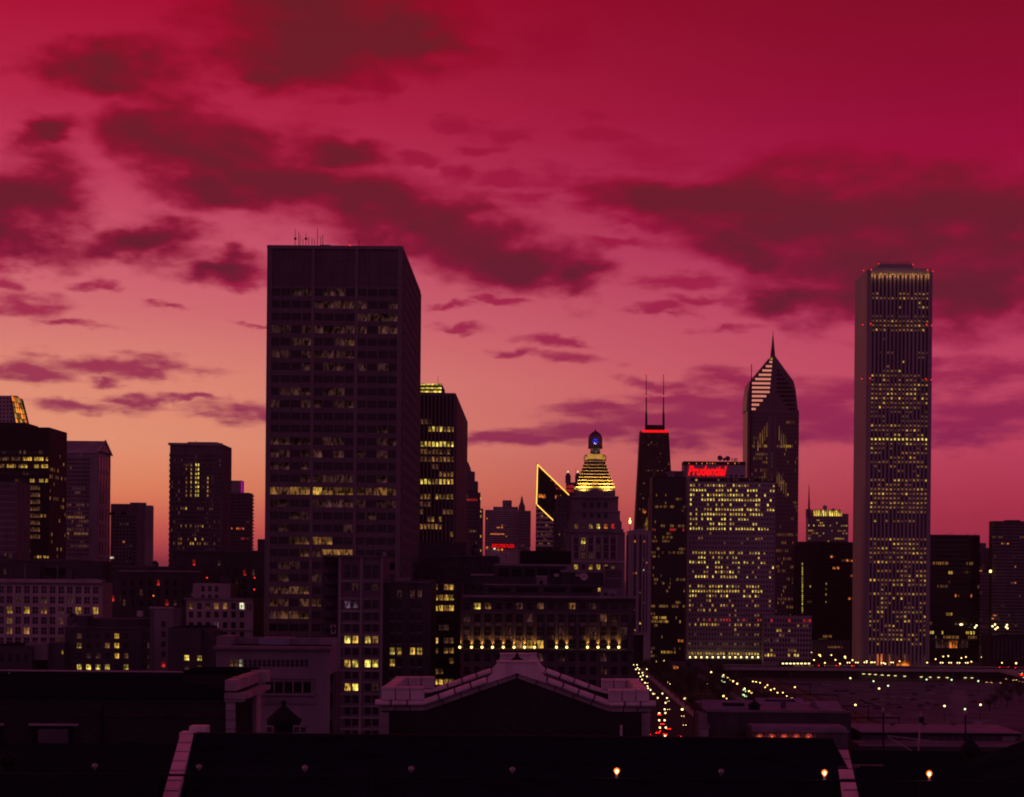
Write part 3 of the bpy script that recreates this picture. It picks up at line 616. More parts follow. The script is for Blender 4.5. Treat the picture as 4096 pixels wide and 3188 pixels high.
c_ = P(2087, 2043, 1884); lathe('turret', [(4.8, 0), (4.8, 5), (3.6, 8), (3.2, 13), (1.6, 17), (1.0, 21), (.15, 24)], stone_dk, b.root, (c_.x, 1888, c_.z - 8), 8, False)
b.grid(b.X0, b.X1, P(2096, 2200, 1880).z, b.Z1 - 1, 8, 13, .7, 1.2, litrows([.05] * 11 + [.4, .1], 8, 14, '13'), pier=stone, far=True)
# L diamond roofed tower
Yl = 1500
Lp = [P(x, y, Yl) for x, y in ((2146, 1851), (2290, 1996), (2290, 2400), (2140, 2400))]
root = thing('diamond_roofed_tower', 'tower sliced by a sloping diamond roof outlined in amber lights', 'skyscraper', (Lp[0].x + 14, Yl + 15, 0))
prism('wall', [(Lp[0].x, Lp[0].z), (Lp[1].x, Lp[1].z), (Lp[1].x, 0), (Lp[0].x - .3, 0)], Yl, Yl + 30, black_wall, root)
neon = [((2149, 1857), (2276, 1980)), ((2150, 1860), (2146, 2017)), ((2148, 2019), (2222, 2090))]
for a_, b_ in neon:
    A, B = P(*a_, Yl - .4), P(*b_, Yl - .4); rod('light_tube', A, B, .40, .40, neon_y, root)
bb = Bld.__new__(Bld); bb.Y = Yl; bb.root = root; bb.wm = stone; bb.X0 = Lp[0].x; bb.X1 = P(2226, 2100, Yl).x
for j in range(9):                                             # pale floor bands cut off by the sloping edge
    y0 = 2030 + 18.5 * j; xr = min(2148 + (y0 - 2022) * 1.02, 2226)
    bb.at('spandrel', 2144, xr, y0, y0 + 9, stone_pale, .3)
rr = random.Random(6)
for j in range(9):
    for i in range(9):
        x, y = 2146 + i * 9, 2042 + 18.5 * j
        if x < 2140 + (y - 2022) and rr.random() < .35: bb.at('window', x, x + 7, y, y + 6, LIT[rr.choice('1223')], .06)
for x, y, k in ((2155, 1983, 'o'), (2162, 1983, 'o'), (2169, 1985, 'o'), (2176, 1985, 'o'), (2221, 1987, 'o'), (2228, 1990, 'o'), (2240, 1986, 'o'), (2202, 1925, 'r'), (2220, 1940, 'r'), (2225, 1957, 'r'), (2235, 1957, 'r'), (2240, 1958, 'r')):
    bb.at('window', x, x + 5, y - 7, y + 7 if k == 'o' else y, LIT[k], .06)
# M twin turrets
Ym = 1800
b = Bld('twin_turret_tower', 'red-lit tower with twin torch-topped turrets behind the diamond roof', 'skyscraper', 2262, 2325, 1930, None, Ym, 16, stone_dk)
for x in (2272, 2311):
    c_ = P(x, 1932, Ym + 4); h_ = 1932 - 1895; u_ = Ym / FPX
    lathe('turret', [(11 * u_, 0), (11 * u_, 28 * u_), (9 * u_, 33 * u_), (3 * u_, 42 * u_)], stone_dk, b.root, (c_.x, Ym + 4, c_.z), 8, False)
    p = P(x, 1889, Ym + 4); lathe('torch', [(.4, -1.2), (.8, 0), (.1, 1.6)], emit('torch_flame', (1, .85, .3), 1.6), b.root, tuple(p), 6)
    for d in (-5, 1): b.block('lit_window', x + d, x + d + 4, 1938, 1944, LIT['r'], -.1, .05)
b.grid(b.X0, b.X1, b.Z1 - 60, b.Z1 - 2, 8, 14, .8, 1.2, litrows([(.5, 'r')] * 3 + [.05] * 11, 8, 4, '1'), pier=stone_dk, far=True)
p = P(2303, 1872, Ym + 6); rod('antenna', (p.x, p.y, b.Z1), p, .3, .15, blackm, b.root)
# dark shaft left of the stepped pyramid
b = Bld('slim_dark_shaft', 'slim dark stone shaft between the diamond roof and the stepped pyramid', 'building', 2222, 2292, 1985, None, 1000, 20, stone_dk)
b.block('step', 2212, 2225, 2045, 2500, stone_dk, 1, 14)
b.grid(b.X0 + 1, b.X1 - 1, P(2260, 2240, 1000).z, b.Z1 - 1.5, 5, 13, 1.1, 1.4, ['.....', '.....', '.....', '.....', '..1..', '.....', '..1..', '3.34.', '.....', '..2..', '.1.2.', '..3..', '..2..'], pier=stone_dk, each=True)
# ------------------------------------------------------------------ stepped pyramid tower with the blue lantern
Yn = 860
b = Bld('stepped_pyramid_tower', 'stone tower with floodlit stepped pyramid roof and a blue glass lantern on top', 'skyscraper', 2262, 2497, 2128, None, Yn, 44, stone)
tiers = [(2274, 2487, 2086, 2128), (2281, 2480, 2046, 2086), (2288, 2473, 1990, 2046), (2300, 2461, 1958, 1990)]
for k, (x0, x1, y0, y1) in enumerate(tiers): b.block('tier', x0, x1, y0, y1, stone, 1.2 * (k + 1), 42 - 3 * k)
b.at('cornice', 2266, 2494, 2116, 2130, stone, 1.0, 2); b.block('cornice', 2279, 2483, 2080, 2087, stone, 1.2, 3); b.block('cornice', 2286, 2475, 1984, 1992, stone, 2.4, 3); b.block('cornice', 2280, 2482, 2043, 2049, stone, 2., 3)
cols = (2304, 2333, 2363, 2393, 2423, 2452)
def win(bl, x, y, w, h, k, dy=0., gl=glass):
    a_, b_, c_, d_ = R(x - w / 2, x + w / 2, y - h / 2, y + h / 2, bl.Y + dy); o = box('window', a_, b_, bl.Y + dy - .09, bl.Y + dy - .004, c_, d_, gl if k == '.' else LIT[k], bl.root)
    V, F = [], []; boxverts(V, F, a_, b_, bl.Y + dy - .14, bl.Y + dy - .095, (c_ + d_) / 2 - .05, (c_ + d_) / 2 + .05); mesh('meeting_rail', V, F, stone_dk, o, V[0])
    return o
for i, x in enumerate(cols):
    win(b, x, 2268, 14, 19, '4.44 3.'[i].replace(' ', '3')); win(b, x, 2105, 12, 18, '3145or'[i], 1.2)
    for j, y in enumerate((2163, 2192, 2221)): win(b, x, y, 15, 24, ('.', '5', '.', '.', '.', '.')[i] if j == 0 else ('.1.1..'[i] if j == 1 else '.21...'[i]))
    b.at('pilaster', x + 11, x + 18, 2140, 2240, stone_pale, .5)
b.at('pilaster', 2286, 2293, 2140, 2240, stone_pale, .5); b.at('string_course', 2262, 2497, 2242, 2250, stone_pale, .6)
for j in range(8):
    for i, x in enumerate(cols): win(b, x, 2305 + 38 * j, 13, 19, '.')
for i in range(4):
    win(b, (2338, 2367, 2395, 2423)[i], 2062, 14, 20, '.', 2.4); win(b, (2338, 2367, 2395, 2423)[i], 2020, 15, 22, '.', 3.6)
nst = 9
pyr = lambda k: (2304 + (2343 - 2304) * k / nst, 2457 + (2417 - 2457) * k / nst, 1958 - (1958 - 1845) * k / nst)
flood_m = wall('pyramid_stone', (.55, .46, .32), .8, .12, .3); riser_m = wall('shaded_pyramid_riser', (.10, .085, .07), .9, .2, .3)  # darker riser colour stands in for the shade under the nosings
yc_ = Yn + 26
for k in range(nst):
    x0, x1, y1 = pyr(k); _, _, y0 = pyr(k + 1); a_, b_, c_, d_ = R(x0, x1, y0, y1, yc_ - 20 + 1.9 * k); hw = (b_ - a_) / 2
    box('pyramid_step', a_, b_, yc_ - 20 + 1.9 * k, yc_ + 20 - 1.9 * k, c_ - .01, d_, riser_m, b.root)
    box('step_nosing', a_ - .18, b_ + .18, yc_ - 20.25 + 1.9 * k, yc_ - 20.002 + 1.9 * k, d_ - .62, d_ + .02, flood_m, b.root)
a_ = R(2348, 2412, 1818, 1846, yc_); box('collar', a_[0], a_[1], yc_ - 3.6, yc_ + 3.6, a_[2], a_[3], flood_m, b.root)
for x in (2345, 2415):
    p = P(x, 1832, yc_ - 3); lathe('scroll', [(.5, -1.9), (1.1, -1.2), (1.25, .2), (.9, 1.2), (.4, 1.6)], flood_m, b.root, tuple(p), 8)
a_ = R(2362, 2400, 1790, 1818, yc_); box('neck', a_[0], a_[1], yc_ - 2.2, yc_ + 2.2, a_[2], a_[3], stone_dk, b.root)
a_ = R(2372, 2391, 1798, 1813, yc_); box('neck_light', a_[0], a_[1], yc_ - 2.35, yc_ - 2.21, a_[2], a_[3], LIT['p'], b.root)
p = P(2381, 1791, yc_); u_ = yc_ / FPX; lr = 28 * u_
blue_e = emit('blue_lamp', (.03, .06, 1.0), 1.6, True)
lant = lathe('lantern_floor', [(lr * 1.05, -.4), (lr * 1.05, .2)], blackm, b.root, tuple(p), 12, False)
pf = [(lr, .2), (lr, 36 * u_), (lr * .92, 46 * u_), (lr * .72, 55 * u_), (lr * .42, 62 * u_), (lr * .12, 66 * u_)]
for k in range(16):
    a0 = 2 * math.pi * k / 16; V, F = [], []
    for (r0, z0), (r1, z1) in zip(pf, pf[1:]):
        i = len(V); c0, s0 = math.cos(a0), math.sin(a0); n_ = (-s0 * .05, c0 * .05)
        for r_, z_ in ((r0, z0), (r1, z1)):
            for sg_, dr in ((1, 0), (-1, 0), (-1, -.14), (1, -.14)): V.append((p.x + (r_ + dr) * c0 + sg_ * n_[0], p.y + (r_ + dr) * s0 + sg_ * n_[1], p.z + z_))
        F += [(i, i + 4, i + 5, i + 1), (i + 1, i + 5, i + 6, i + 2), (i + 2, i + 6, i + 7, i + 3), (i + 3, i + 7, i + 4, i)]
    mesh('lantern_rib', V, F, blackm, b.root, V[0])
for r_, z_ in pf[:5] + [(lr, 9 * u_), (lr, 18 * u_), (lr, 27 * u_)]:
    lathe('lantern_ring', [(r_ + .04, z_ - .08), (r_ + .06, z_), (r_ + .04, z_ + .08), (r_ - .12, z_ + .08), (r_ - .12, z_ - .08), (r_ + .04, z_ - .08)], blackm, b.root, tuple(p), 16, False)
lglass = bpy.data.materials.new('lantern_glass'); lglass.use_nodes = True; _t = lglass.node_tree; _t.nodes.clear(); _o = _t.nodes.new('ShaderNodeOutputMaterial'); _m = _t.nodes.new('ShaderNodeMixShader')
_a = _t.nodes.new('ShaderNodeBsdfTransparent'); _a.inputs[0].default_value = (.42, .36, .55, 1); _g = _t.nodes.new('ShaderNodeBsdfGlossy'); _g.inputs['Roughness'].default_value = .15; _m.inputs[0].default_value = .12
_t.links.new(_a.outputs[0], _m.inputs[1]); _t.links.new(_g.outputs[0], _m.inputs[2]); _t.links.new(_m.outputs[0], _o.inputs[0])
lathe('lantern_glass', [(r_ * .97, z_) for r_, z_ in pf], lglass, b.root, tuple(p), 24)
lathe('blue_lamp', [(.5, 14 * u_), (1.2, 18 * u_), (1.5, 25 * u_), (1.0, 33 * u_), (.5, 38 * u_)], blue_e, b.root, tuple(p), 10)
lathe('lamp_pedestal', [(.9, .2), (.5, 5 * u_), (.45, 14 * u_)], blackm, b.root, tuple(p), 8)
lathe('finial', [(.5, 66 * u_), (.35, 70 * u_), (.08, 74 * u_)], blackm, b.root, tuple(p), 8)
for x in (2335, 2429):
    q_ = P(x, 1963, yc_ - 23); t_ = thing('floodlight', 'floodlight on the ledge at the foot of the stepped pyramid', 'floodlight', (q_.x, q_.y, q_.z - .4), 'pyramid floodlights')
    box('housing', q_.x - .4, q_.x + .4, q_.y - .3, q_.y + .3, q_.z - .6, q_.z - .1, blackm, t_); box('lens', q_.x - .34, q_.x + .34, q_.y - .22, q_.y + .26, q_.z - .095, q_.z - .03, lamp_y, t_)
    l = lamp('SPOT', (1, .60, .10), None, 15000, spot_size=R_(140), spot_blend=1., shadow_soft_size=.3); link(l, Matrix.Translation((q_.x, q_.y - 1.2, q_.z + .1)) @ Matrix.Rotation(R_(150), 4, 'X'), t_)
p = P(2293, 1958, Yn + 6); b.block('corner_lamp', 2297, 2302, 1948, 1957, LIT['4'], 5, .6)

# ------------------------------------------------------------------ the corniced block with the row of wall lamps
Yq = 540
b = Bld('corniced_lamp_block', 'long stone block with deep bracketed cornice and a row of glowing wall lamps', 'building', 1846, 2532, 2394, None, Yq, 60, soot_m)
b.at('cornice', 1852, 2546, 2383, 2391, stone, 2.0, 3); b.at('cornice_bed', 1852, 2540, 2391.4, 2397, stone_dk, 1.3, .5); b.at('string_course', 1846, 2534, 2424 + 26, 2424 + 31, stone_dk, .6)
for i in range(50): b.at('bracket', 1858 + i * 13.8, 1863 + i * 13.8, 2397.5, 2404, stone_dk, 1.0)
rowy = (2424, 2472, 2524, 2577, 2630, 2682, 2735, 2790, 2845); wx = [1867 + 42.1 * i for i in range(16)]
pats = ['.53..1.2..3.1...', 'd.....d......2d.', 'd...d....d..d..d', '.....344........', '.......d.d...d..', '.....d.......1..', '................', '................', '................']
for j, y in enumerate(rowy):
    for i, x in enumerate(wx): win(b, x + (y - 2424) * -.002, y + i * .36 * 0, 25, 24 if j == 0 else 31, pats[j][i])
    if 0 < j < 4:
        for i, x in enumerate(wx): b.at('panel', x - 10, x + 10, y + 19, y + 31, stone_dk, .2)
for i in range(17): b.at('pilaster', 1840 + 42.1 * i + 2, 1840 + 42.1 * i + 13, 2448, 2592, soot_m, .45)
b.at('ledge', 1843, 2536, 2597, 2602, stone_dk, 1.1)
lampx = (1839, 1886, 1928, 1970, 2013, 2056, 2098, 2138, 2226, 2267, 2350, 2392, 2434, 2475)
for x in lampx:
    q_ = P(x, 2589, Yq - 1.1); t_ = thing('wall_lamp', 'round amber wall lamp on the ledge below the upper windows', 'wall lamp', (q_.x, q_.y, q_.z - .8), 'amber wall lamps on the corniced block')
    sphere('globe', .36, lamp_y, t_, tuple(q_), 8); rod('bracket', (q_.x, q_.y, q_.z - .85), (q_.x, q_.y, q_.z - .3), .1, .1, blackm, t_)
    l = lamp('SPOT', (1, .42, .07), None, 750, spot_size=R_(70), spot_blend=1., shadow_soft_size=.15); link(l, Matrix.Translation((q_.x, q_.y + .15, q_.z + .5)) @ Matrix.Rotation(R_(158), 4, 'X'), t_)
# clutter of roofs behind that cornice
rf = lambda nm, lb, x0, x1, y0, y1, Y, d, m, cat='building': Bld(nm, lb, cat, x0, x1, y0, y1, Y, d, m)
k1 = rf('roof_hall', 'low dark roof hall directly behind the bracketed cornice', 1935, 2400, 2341, 2420, Yq + 12, 20, brick_far)
k1.at('coping', 1932, 2170, 2336, 2341, stone, .4, 1.); k1.at('coping', 2175, 2400, 2338, 2342, stone_dk, .4, 1.)
for i in range(4): k1.at('louvre', 1955 + i * 110, 2040 + i * 110, 2350, 2368, blackm, .2)
k2 = rf('pale_lift_house', 'small pale stair head on the dark roofs', 2146, 2188, 2306, 2345, Yq + 22, 6, stone)
k2.at('door', 2158, 2172, 2322, 2344, blackm, .1); k2.at('coping', 2143, 2191, 2303, 2307, stone_pale, .3, 2)
k3 = rf('dark_plant_room', 'broad dark plant room behind the roof hall', 1978, 2265, 2262, 2345, Yq + 50, 20, brick_far); k3.at('coping', 1976, 2295, 2256, 2264, stone, .5, 3)
for i in range(5): k3.at('louvre', 1995 + i * 52, 2035 + i * 52, 2275, 2305, blackm, .2)
k4 = rf('ribbed_screen_hall', 'dark ribbed plant screen standing above the roofs', 2080, 2285, 2205, 2262, Yq + 120, 25, black_wall)
for i in range(24): k4.at('rib', 2082 + i * 8.5, 2084.5 + i * 8.5, 2208, 2260, blackm, .35)
k5 = rf('brick_roof_house', 'brick roof house in front of the stepped pyramid tower', 2420, 2488, 2276, 2352, Yq + 25, 14, stone_dk); k5.at('coping', 2418, 2490, 2276, 2282, stone, .3, 2); k5.at('band', 2422, 2486, 2312, 2316, stone, .15); k5.block('tank', 2420, 2437, 2266, 2276, blackm, 3, 4)
k6 = rf('long_parapet_hall', 'long low hall with pale parapet below the pyramid tower windows', 2245, 2420, 2286, 2345, Yq + 45, 12, brick_far); k6.at('coping', 2243, 2422, 2280, 2290, stone, .4, 2)
for x0, x1 in ((2217, 2236), (2302, 2322)): k6.block('vent_box', x0, x1, 2295, 2306, stone_pale, -3, 3)
k7 = rf('left_roof_shed', 'low shed with pale gutter left of the dark plant room', 1890, 1978, 2298, 2345, Yq + 35, 10, brick_far); k7.at('gutter', 1883, 1976, 2295, 2303, stone, .6, 2)
k8 = rf('dark_wing_block', 'wide unlit dark block between the finned tower and the corniced block', 1690, 1990, 2225, None, 700, 40, brick_far)
k8.at('coping', 1690, 1992, 2222, 2228, stone_dk, .5, 3)
for j in range(5):
    for i in range(9): win(k8, 1708 + i * 31, 2262 + 42 * j, 13, 22, '.')
t_ = thing('roof_vent_cone', 'pale cone-shaped roof vent with a thin flagpole', 'roof vent', tuple(P(2030, 2228, 700))); q_ = P(2030, 2226, 702)
lathe('cone', [(1.3, 0), (.5, 1.4), (.2, 2.3)], stone_pale, t_, tuple(q_), 10); rod('flagpole', (q_.x, q_.y, q_.z + 2.2), P(2028, 2160, 702), .06, .04, stone, t_)
dish('satellite_dish', 'large pale satellite dish facing the street on the cluttered roofs', P(2336, 2306, Yq + 18), 1.25, .35, stone_pale, P(2336, 2345, Yq + 18).z)
dish('satellite_dish', 'smaller purple-grey satellite dish near the end of the bracketed cornice', P(2450, 2367, Yq + 9), 1.15, .9, metal_roof, P(2450, 2392, Yq + 9).z)
win(k1, 2405 - 8, 2359, 10, 14, '4')

# ------------------------------------------------------------------ mid-ground blocks, left to right
b = Bld('white_loft_block', 'white gridded loft block with a deep cornice and big paned windows', 'building', -150, 405, 2330, None, 690, 17, stone_pale)
b.at('cornice', -152, 412, 2316, 2330, stone_pale, 1.6, 4); b.at('frieze', -150, 408, 2332, 2340, stone, .7)
n = 16; pat = ['.........o......', '......1.1.1.....', '......4.3.1 3 3 1.1.'.replace(' ', '')[:16], '......3...1.1.3.', '......4..1.4.3..', '..........3434..', '........3344344.'[:16]]
pat = ['..............ro'[::-1][:16], '......1..1..1...', '.....4.4.3.1 4.4'.replace(' ', '.')[:16], '.....3.....1.3.3', '.....3.3.....45.', '...........2443.', '...........2343.']
a_, b_, c_, d_ = R(-150, 400, 2338, 2625, 690)
b.grid(a_, b_, c_, d_, 16, 7, 1.15, 1.3, pat, each=True, pier=stone_pale, muntin=.07, pp=.5, sp=.4)
b.grid(a_, b_, 0, c_, 16, 9, 1.15, 1.3, None, each=False, pier=stone_pale)
b.block('roof_plant', 76, 160, 2262, 2318, brick_far, 12, 8); b.block('roof_plant', 160, 288, 2280, 2318, stone_dk, 14, 8); b.block('water_tank', 178, 248, 2272, 2300, blackm, 10, 6); b.block('roof_house', 288, 410, 2245, 2325, brick_far, 16, 14)
b.block('vent_pipe', 99, 102, 2255, 2320, stone, 6, .4); b.block('vent_pipe', 228, 231, 2262, 2320, stone, 6, .4)
for i, (nm, lb, x0, x1, y0, Y, m, cp) in enumerate((
    ('brick_row_block', 'long dark brick block behind the white loft block', 400, 700, 2268, 860, brick_far, stone_dk), ('wide_dark_block', 'wide plain dark block below the corniced dark tower', 690, 1060, 2205, 900, brick_far, stone_dk),
    ('ornate_brick_block', 'brick block with a balustrade band, below the sunset gap', 480, 800, 2285, 780, brick_far, stone), ('far_left_shed', 'low dark house at the foot of the black faceted tower', -100, 330, 2240, 980, brick_far, stone_dk))):
    b = Bld(nm, lb, 'building', x0, x1, y0, None, Y, 30, m); b.at('coping', x0 - 2, x1 + 2, y0 - 4, y0 + 3, cp, .6, 2)
    u_ = int((x1 - x0) / 34)
    for j in range(3):
        for q in range(u_): win(b, x0 + 17 + 34 * q, y0 + 45 + 40 * j, 11, 24, 'r' if (q * 5 + j * 3 + i) % 11 == 0 else ('1' if (q + j * 2 + i) % 6 == 0 else '.'))
    b.block('roof_plant', x0 + 60, x0 + 120, y0 - 16, y0, m, 8, 8)
b.block('chimney', 50, 62, 2215, 2242, brick_far, 5, 3)
for x, y in ((828, 2311), (1018, 2311), (1033, 2415), (614, 2383), (1017, 2358)):
    q_ = P(x, y, 735); t_ = thing('rooftop_lamp', 'tiny red lamp among the dark mid-distance roofs', 'lamp', (q_.x, q_.y, q_.z - 1.2), 'tiny red lamps among the roofs'); sphere('bulb', .32, red_b if x != 614 else emit('orange_lamp', (1, .2, .03), 1.5), t_, tuple(q_), 6); rod('stem', (q_.x, q_.y, q_.z - 6), (q_.x, q_.y, q_.z - .2), .06, .06, blackm, t_)
Yw = 660
b = Bld('white_tiered_block', 'white tiered block with square windows and a narrower upper house', 'building', 742, 1010, 2396, None, Yw, 30, stone_pale)
b.block('upper_house', 772, 922, 2334, 2400, stone_pale, 3, 18); b.block('roof_plant', 880, 925, 2308, 2336, brick_far, 6, 8); b.at('cornice', 738, 1018, 2392, 2400, stone, .8, 2); b.at('string_course', 742, 1010, 2518, 2523, stone, .5)
for i in range(3): win(b, 812 + 27 * i, 2355, 13, 22, '.', 3); win(b, 812 + 27 * i, 2385, 13, 14, '.', 3)
for j, (y, pt) in enumerate(((2424, '3.133.w'), (2458, '.......'), (2500, '...p...'), (2540, '.......'), (2575, '.......'))):
    for i in range(7): win(b, 764 + 34 * i, y, 17, 24, pt[i])
for i in range(3): win(b, 990 + 7 * i, 2430, 3, 28, '.')
Yd = 610
b = Bld('unlit_brick_warehouse', 'dark brick warehouse with rows of bright multi-paned windows', 'building', 256, 562, 2512, None, Yd, 40, brick_far)
b.block('roof_house', 348, 560, 2476, 2514, brick_far, 5, 20); b.block('lift_head', 308, 350, 2464, 2514, brick_far, 3, 8); b.at('coping', 254, 564, 2508, 2513, stone_dk, .4, 2)
for j, (y, pt) in enumerate(((2544, '2...4.'), (2582, '4..34.'), (2623, '.12.42'), (2668, '5555.5'), (2708, '.....4'), (2750, '......'), (2790, '......'))):
    for i in range(6):
        o = win(b, 317 + 37.5 * i, y, 17, 20, pt[i]); x, z = o.matrix_basis.translation.x, o.matrix_basis.translation.z
        for d in (-.3, .3): box('muntin', x + d - .05, x + d + .05, Yd - .16, Yd - .1, z - .8, z + .8, brick_far, o)
a_ = 565
b = Bld('pale_stair_tower', 'narrow pale stair tower rising beside the brick warehouse', 'building', 602, 690, 2432, None, 590, 14, stone)
b.at('pilaster', 601, 612, 2432, 2720, stone_dk, .4); b.at('coping', 598, 694, 2428, 2434, stone_pale, .4, 2)
for j in range(7): win(b, 654, 2497 + 40 * j, 16, 22, '....rd.'[j])
b.block('vent_hood', 548, 566, 2444, 2466, stone_pale, 20, 3)
b = Bld('narrow_window_wing', 'narrow dark wing of slit windows between warehouse and stair tower', 'building', 562, 602, 2505, None, 606, 12, brick_far)
for j in range(5):
    for i in range(3): win(b, 571 + 11 * i, 2540 + 41 * j, 6, 24, '1' if i == 2 and j else '.')
b = Bld('dark_gabled_works', 'black works building with a curved roof shoulder and four yellow windows', 'building', 670, 800, 2512, None, 560, 30, brick_far)
T = [P(x, y, 562) for x, y in ((798, 2512), (830, 2530), (852, 2565), (860, 2610), (860, 2760), (798, 2760))]; prism('curved_shoulder', [(p.x, p.z) for p in T], 562, 588, brick_far, b.root)
for x, y, k in ((747, 2631, '5'), (798, 2632, '5'), (747, 2672, '1'), (798, 2672, '3')): win(b, x, y, 17, 20, k)
b = Bld('dim_corner_house', 'dim low house with a pale gable wall at the picture edge', 'building', -60, 126, 2585, None, 600, 30, brick_far); b.block('pale_wall', 100, 190, 2573, 2640, stone, 2, 8)
for i in range(4): win(b, 8 + 32 * i, 2632, 10, 26, '.')
win(b, 37, 2696, 6, 16, '4'); b.block('lit_window', 247, 252, 2600, 2616, LIT['4'], 3, .1); b.block('side_wing', 190, 256, 2572, 2800, brick_far, 4, 12)

# loggia building
Yo = 210
b = Bld('loggia_block', 'pale stone block with a row of slit windows above an open loggia', 'building', 862, 1318, 2592, None, Yo, 8, loggia_m)
b.at('cornice', 858, 1326, 2586, 2596, loggia_m, .8, 2); b.at('cornice_bed', 860, 1322, 2596.5, 2602 , loggia_m, .4)
b.block('roof_house', 866, 925, 2545, 2590 , loggia_m, 4, 6); b.block('roof_house', 1035, 1155, 2553, 2592, metal_roof, 6, 6); b.block('roof_mast', 1094, 1097, 2540, 2556 , loggia_m, 5, .08)
box('parapet', b.X0, b.X1, Yo + 7.3, Yo + 7.9, b.Z1, b.Z1 + 1.0 , loggia_m, b.root)
for i in range(17): win(b, 926 + 18.75 * i, 2652, 10, 27, '33w'[i] if i < 3 else '.')
for i in range(5):
    b.at('opening', 1064 + 37.6 * i, 1096 + 37.6 * i, 2727, 2771, glass, .04)
    b.at('loggia_column', 1058.5 + 37.6 * i, 1063.5 + 37.6 * i, 2724, 2774, loggia_m, .45)
b.at('loggia_column', 1246, 1251, 2724, 2774, loggia_m, .45); b.at('sill', 1030, 1262, 2774, 2781, loggia_m, .5); b.at('panel_band', 1040, 1250, 2784, 2804 , loggia_m, .12); b.at('frame_band', 1030, 1262, 2808, 2813, loggia_m, .3); b.at('frame_band', 1030, 1262, 2710, 2715, loggia_m, .3)
for i in range(12): win(b, 1075 + 11.6 * i, 2880, 8, 14, '.')
for i in range(6): win(b, 1078 + 27 * i, 2918, 17, 18, '.'); win(b, 1078 + 27 * i, 2944, 17, 14, '.')
b.grid(Yo + .5, Yo + 7.5, b.Z1 - 18, b.Z1 - 3, 3, 5, 1.2, 1.6, axis='E', pier=stone_dk)
# terracotta gridded loft and its neighbours
Yg = 560
b = Bld('brick_loft_tower', 'slim dark loft tower with pale grid lines and bright paired windows', 'building', 1352, 1524, 2226, None, Yg, 30, stone_dk)
b.block('left_wing', 1290, 1354, 2226, None, brick_far, 2, 24); b.at('cornice', 1288, 1530, 2220, 2230, stone_dk, .8, 3); b.block('finial', 1530, 1542, 2208, 2226, metal_roof, 3, 1.2)
fr = [2292, 2347, 2418, 2465, 2512, 2558, 2605, 2654, 2700, 2748, 2796, 2842, 2888, 2936]
for i, x in enumerate((1352, 1366, 1438, 1446, 1520)):
    if i != 1 and i != 3: b.at('pier', x, x + 10, 2228, 2960, stone, .5)
for y in [2320, 2390, 2440, 2487, 2535, 2582, 2630, 2678, 2725, 2772, 2820, 2866, 2912]: b.at('spandrel', 1352, 1524, y, y + 9, stone, .25)
pt = ['....', '.1.1', 'pp..', '....', '....', '5453', '....', '4555'[:4], '....', '45.1', '....', '....', '....', '....']
for y, r_ in zip(fr, pt):
    for i, x in enumerate((1390, 1421, 1471, 1501)):
        if y > 2340: win(b, x, y, 22, 28, r_[i])
for i, x in enumerate((1390, 1421, 1471, 1501)): win(b, x, 2285, 24, 50, '.')
b.at('window_frame', 1324, 1344, 2500, 2535, stone_pale, .3, 1.9); b.at('window', 1328, 1340, 2505, 2530, glass, .4)
for j in range(16):                                             # fire escape
    b.at('fire_escape_landing', 1296, 1346, 2250 + 44 * j, 2252.5 + 44 * j, blackm, .4, 1.9)
    q0, q1 = P(1300, 2250 + 44 * j, Yg - .3), P(1342, 2294 + 44 * j, Yg - .3); rod('fire_escape_stair', q0, q1, .09, .09, blackm, b.root)
b = Bld('paired_window_block', 'dark brick block with pairs of windows and pale sills', 'building', 1530, 1722, 2330, None, Yg + 6, 30, brick_far)
b.at('coping', 1528, 1724, 2326, 2333, stone_dk, .5, 2)
for j in range(13):
    y = 2372 + 46 * j
    for i, x in enumerate((1569, 1597, 1650, 1678)):
        k = {5: '5444', 6: '4...'}.get(j, '....')[i] if j < 9 else '.'
        if j == 6: k = '4...'[i]
        if j == 0: k = '.d11'[i]
        win(b, x, y + 2, 18, 27, k); b.at('sill', x - 10, x + 10, y + 18, y + 23, stone, .25)
b = Bld('lit_stair_block', 'narrow dark block with lit floors between brick block and corniced block', 'building', 1724, 1838, 2330, None, Yg + 40, 30, brick_far)
for j, (y, pt) in enumerate(((2348, '3.34'), (2390, '4344'), (2432, '4434'), (2475, '....'), (2510, '.11.'), (2562, '4.22'), (2602, '3.33'), (2643, '...3'), (2685, '32..'), (2727, '4434'), (2770, '....'), (2812, '....'))):
    for i in range(4): win(b, 1743 + 21 * i, y, 17, 22, pt[i])
b.block('roof_house', 1650, 1735, 2318, 2362, stone_dk, -6, 5)
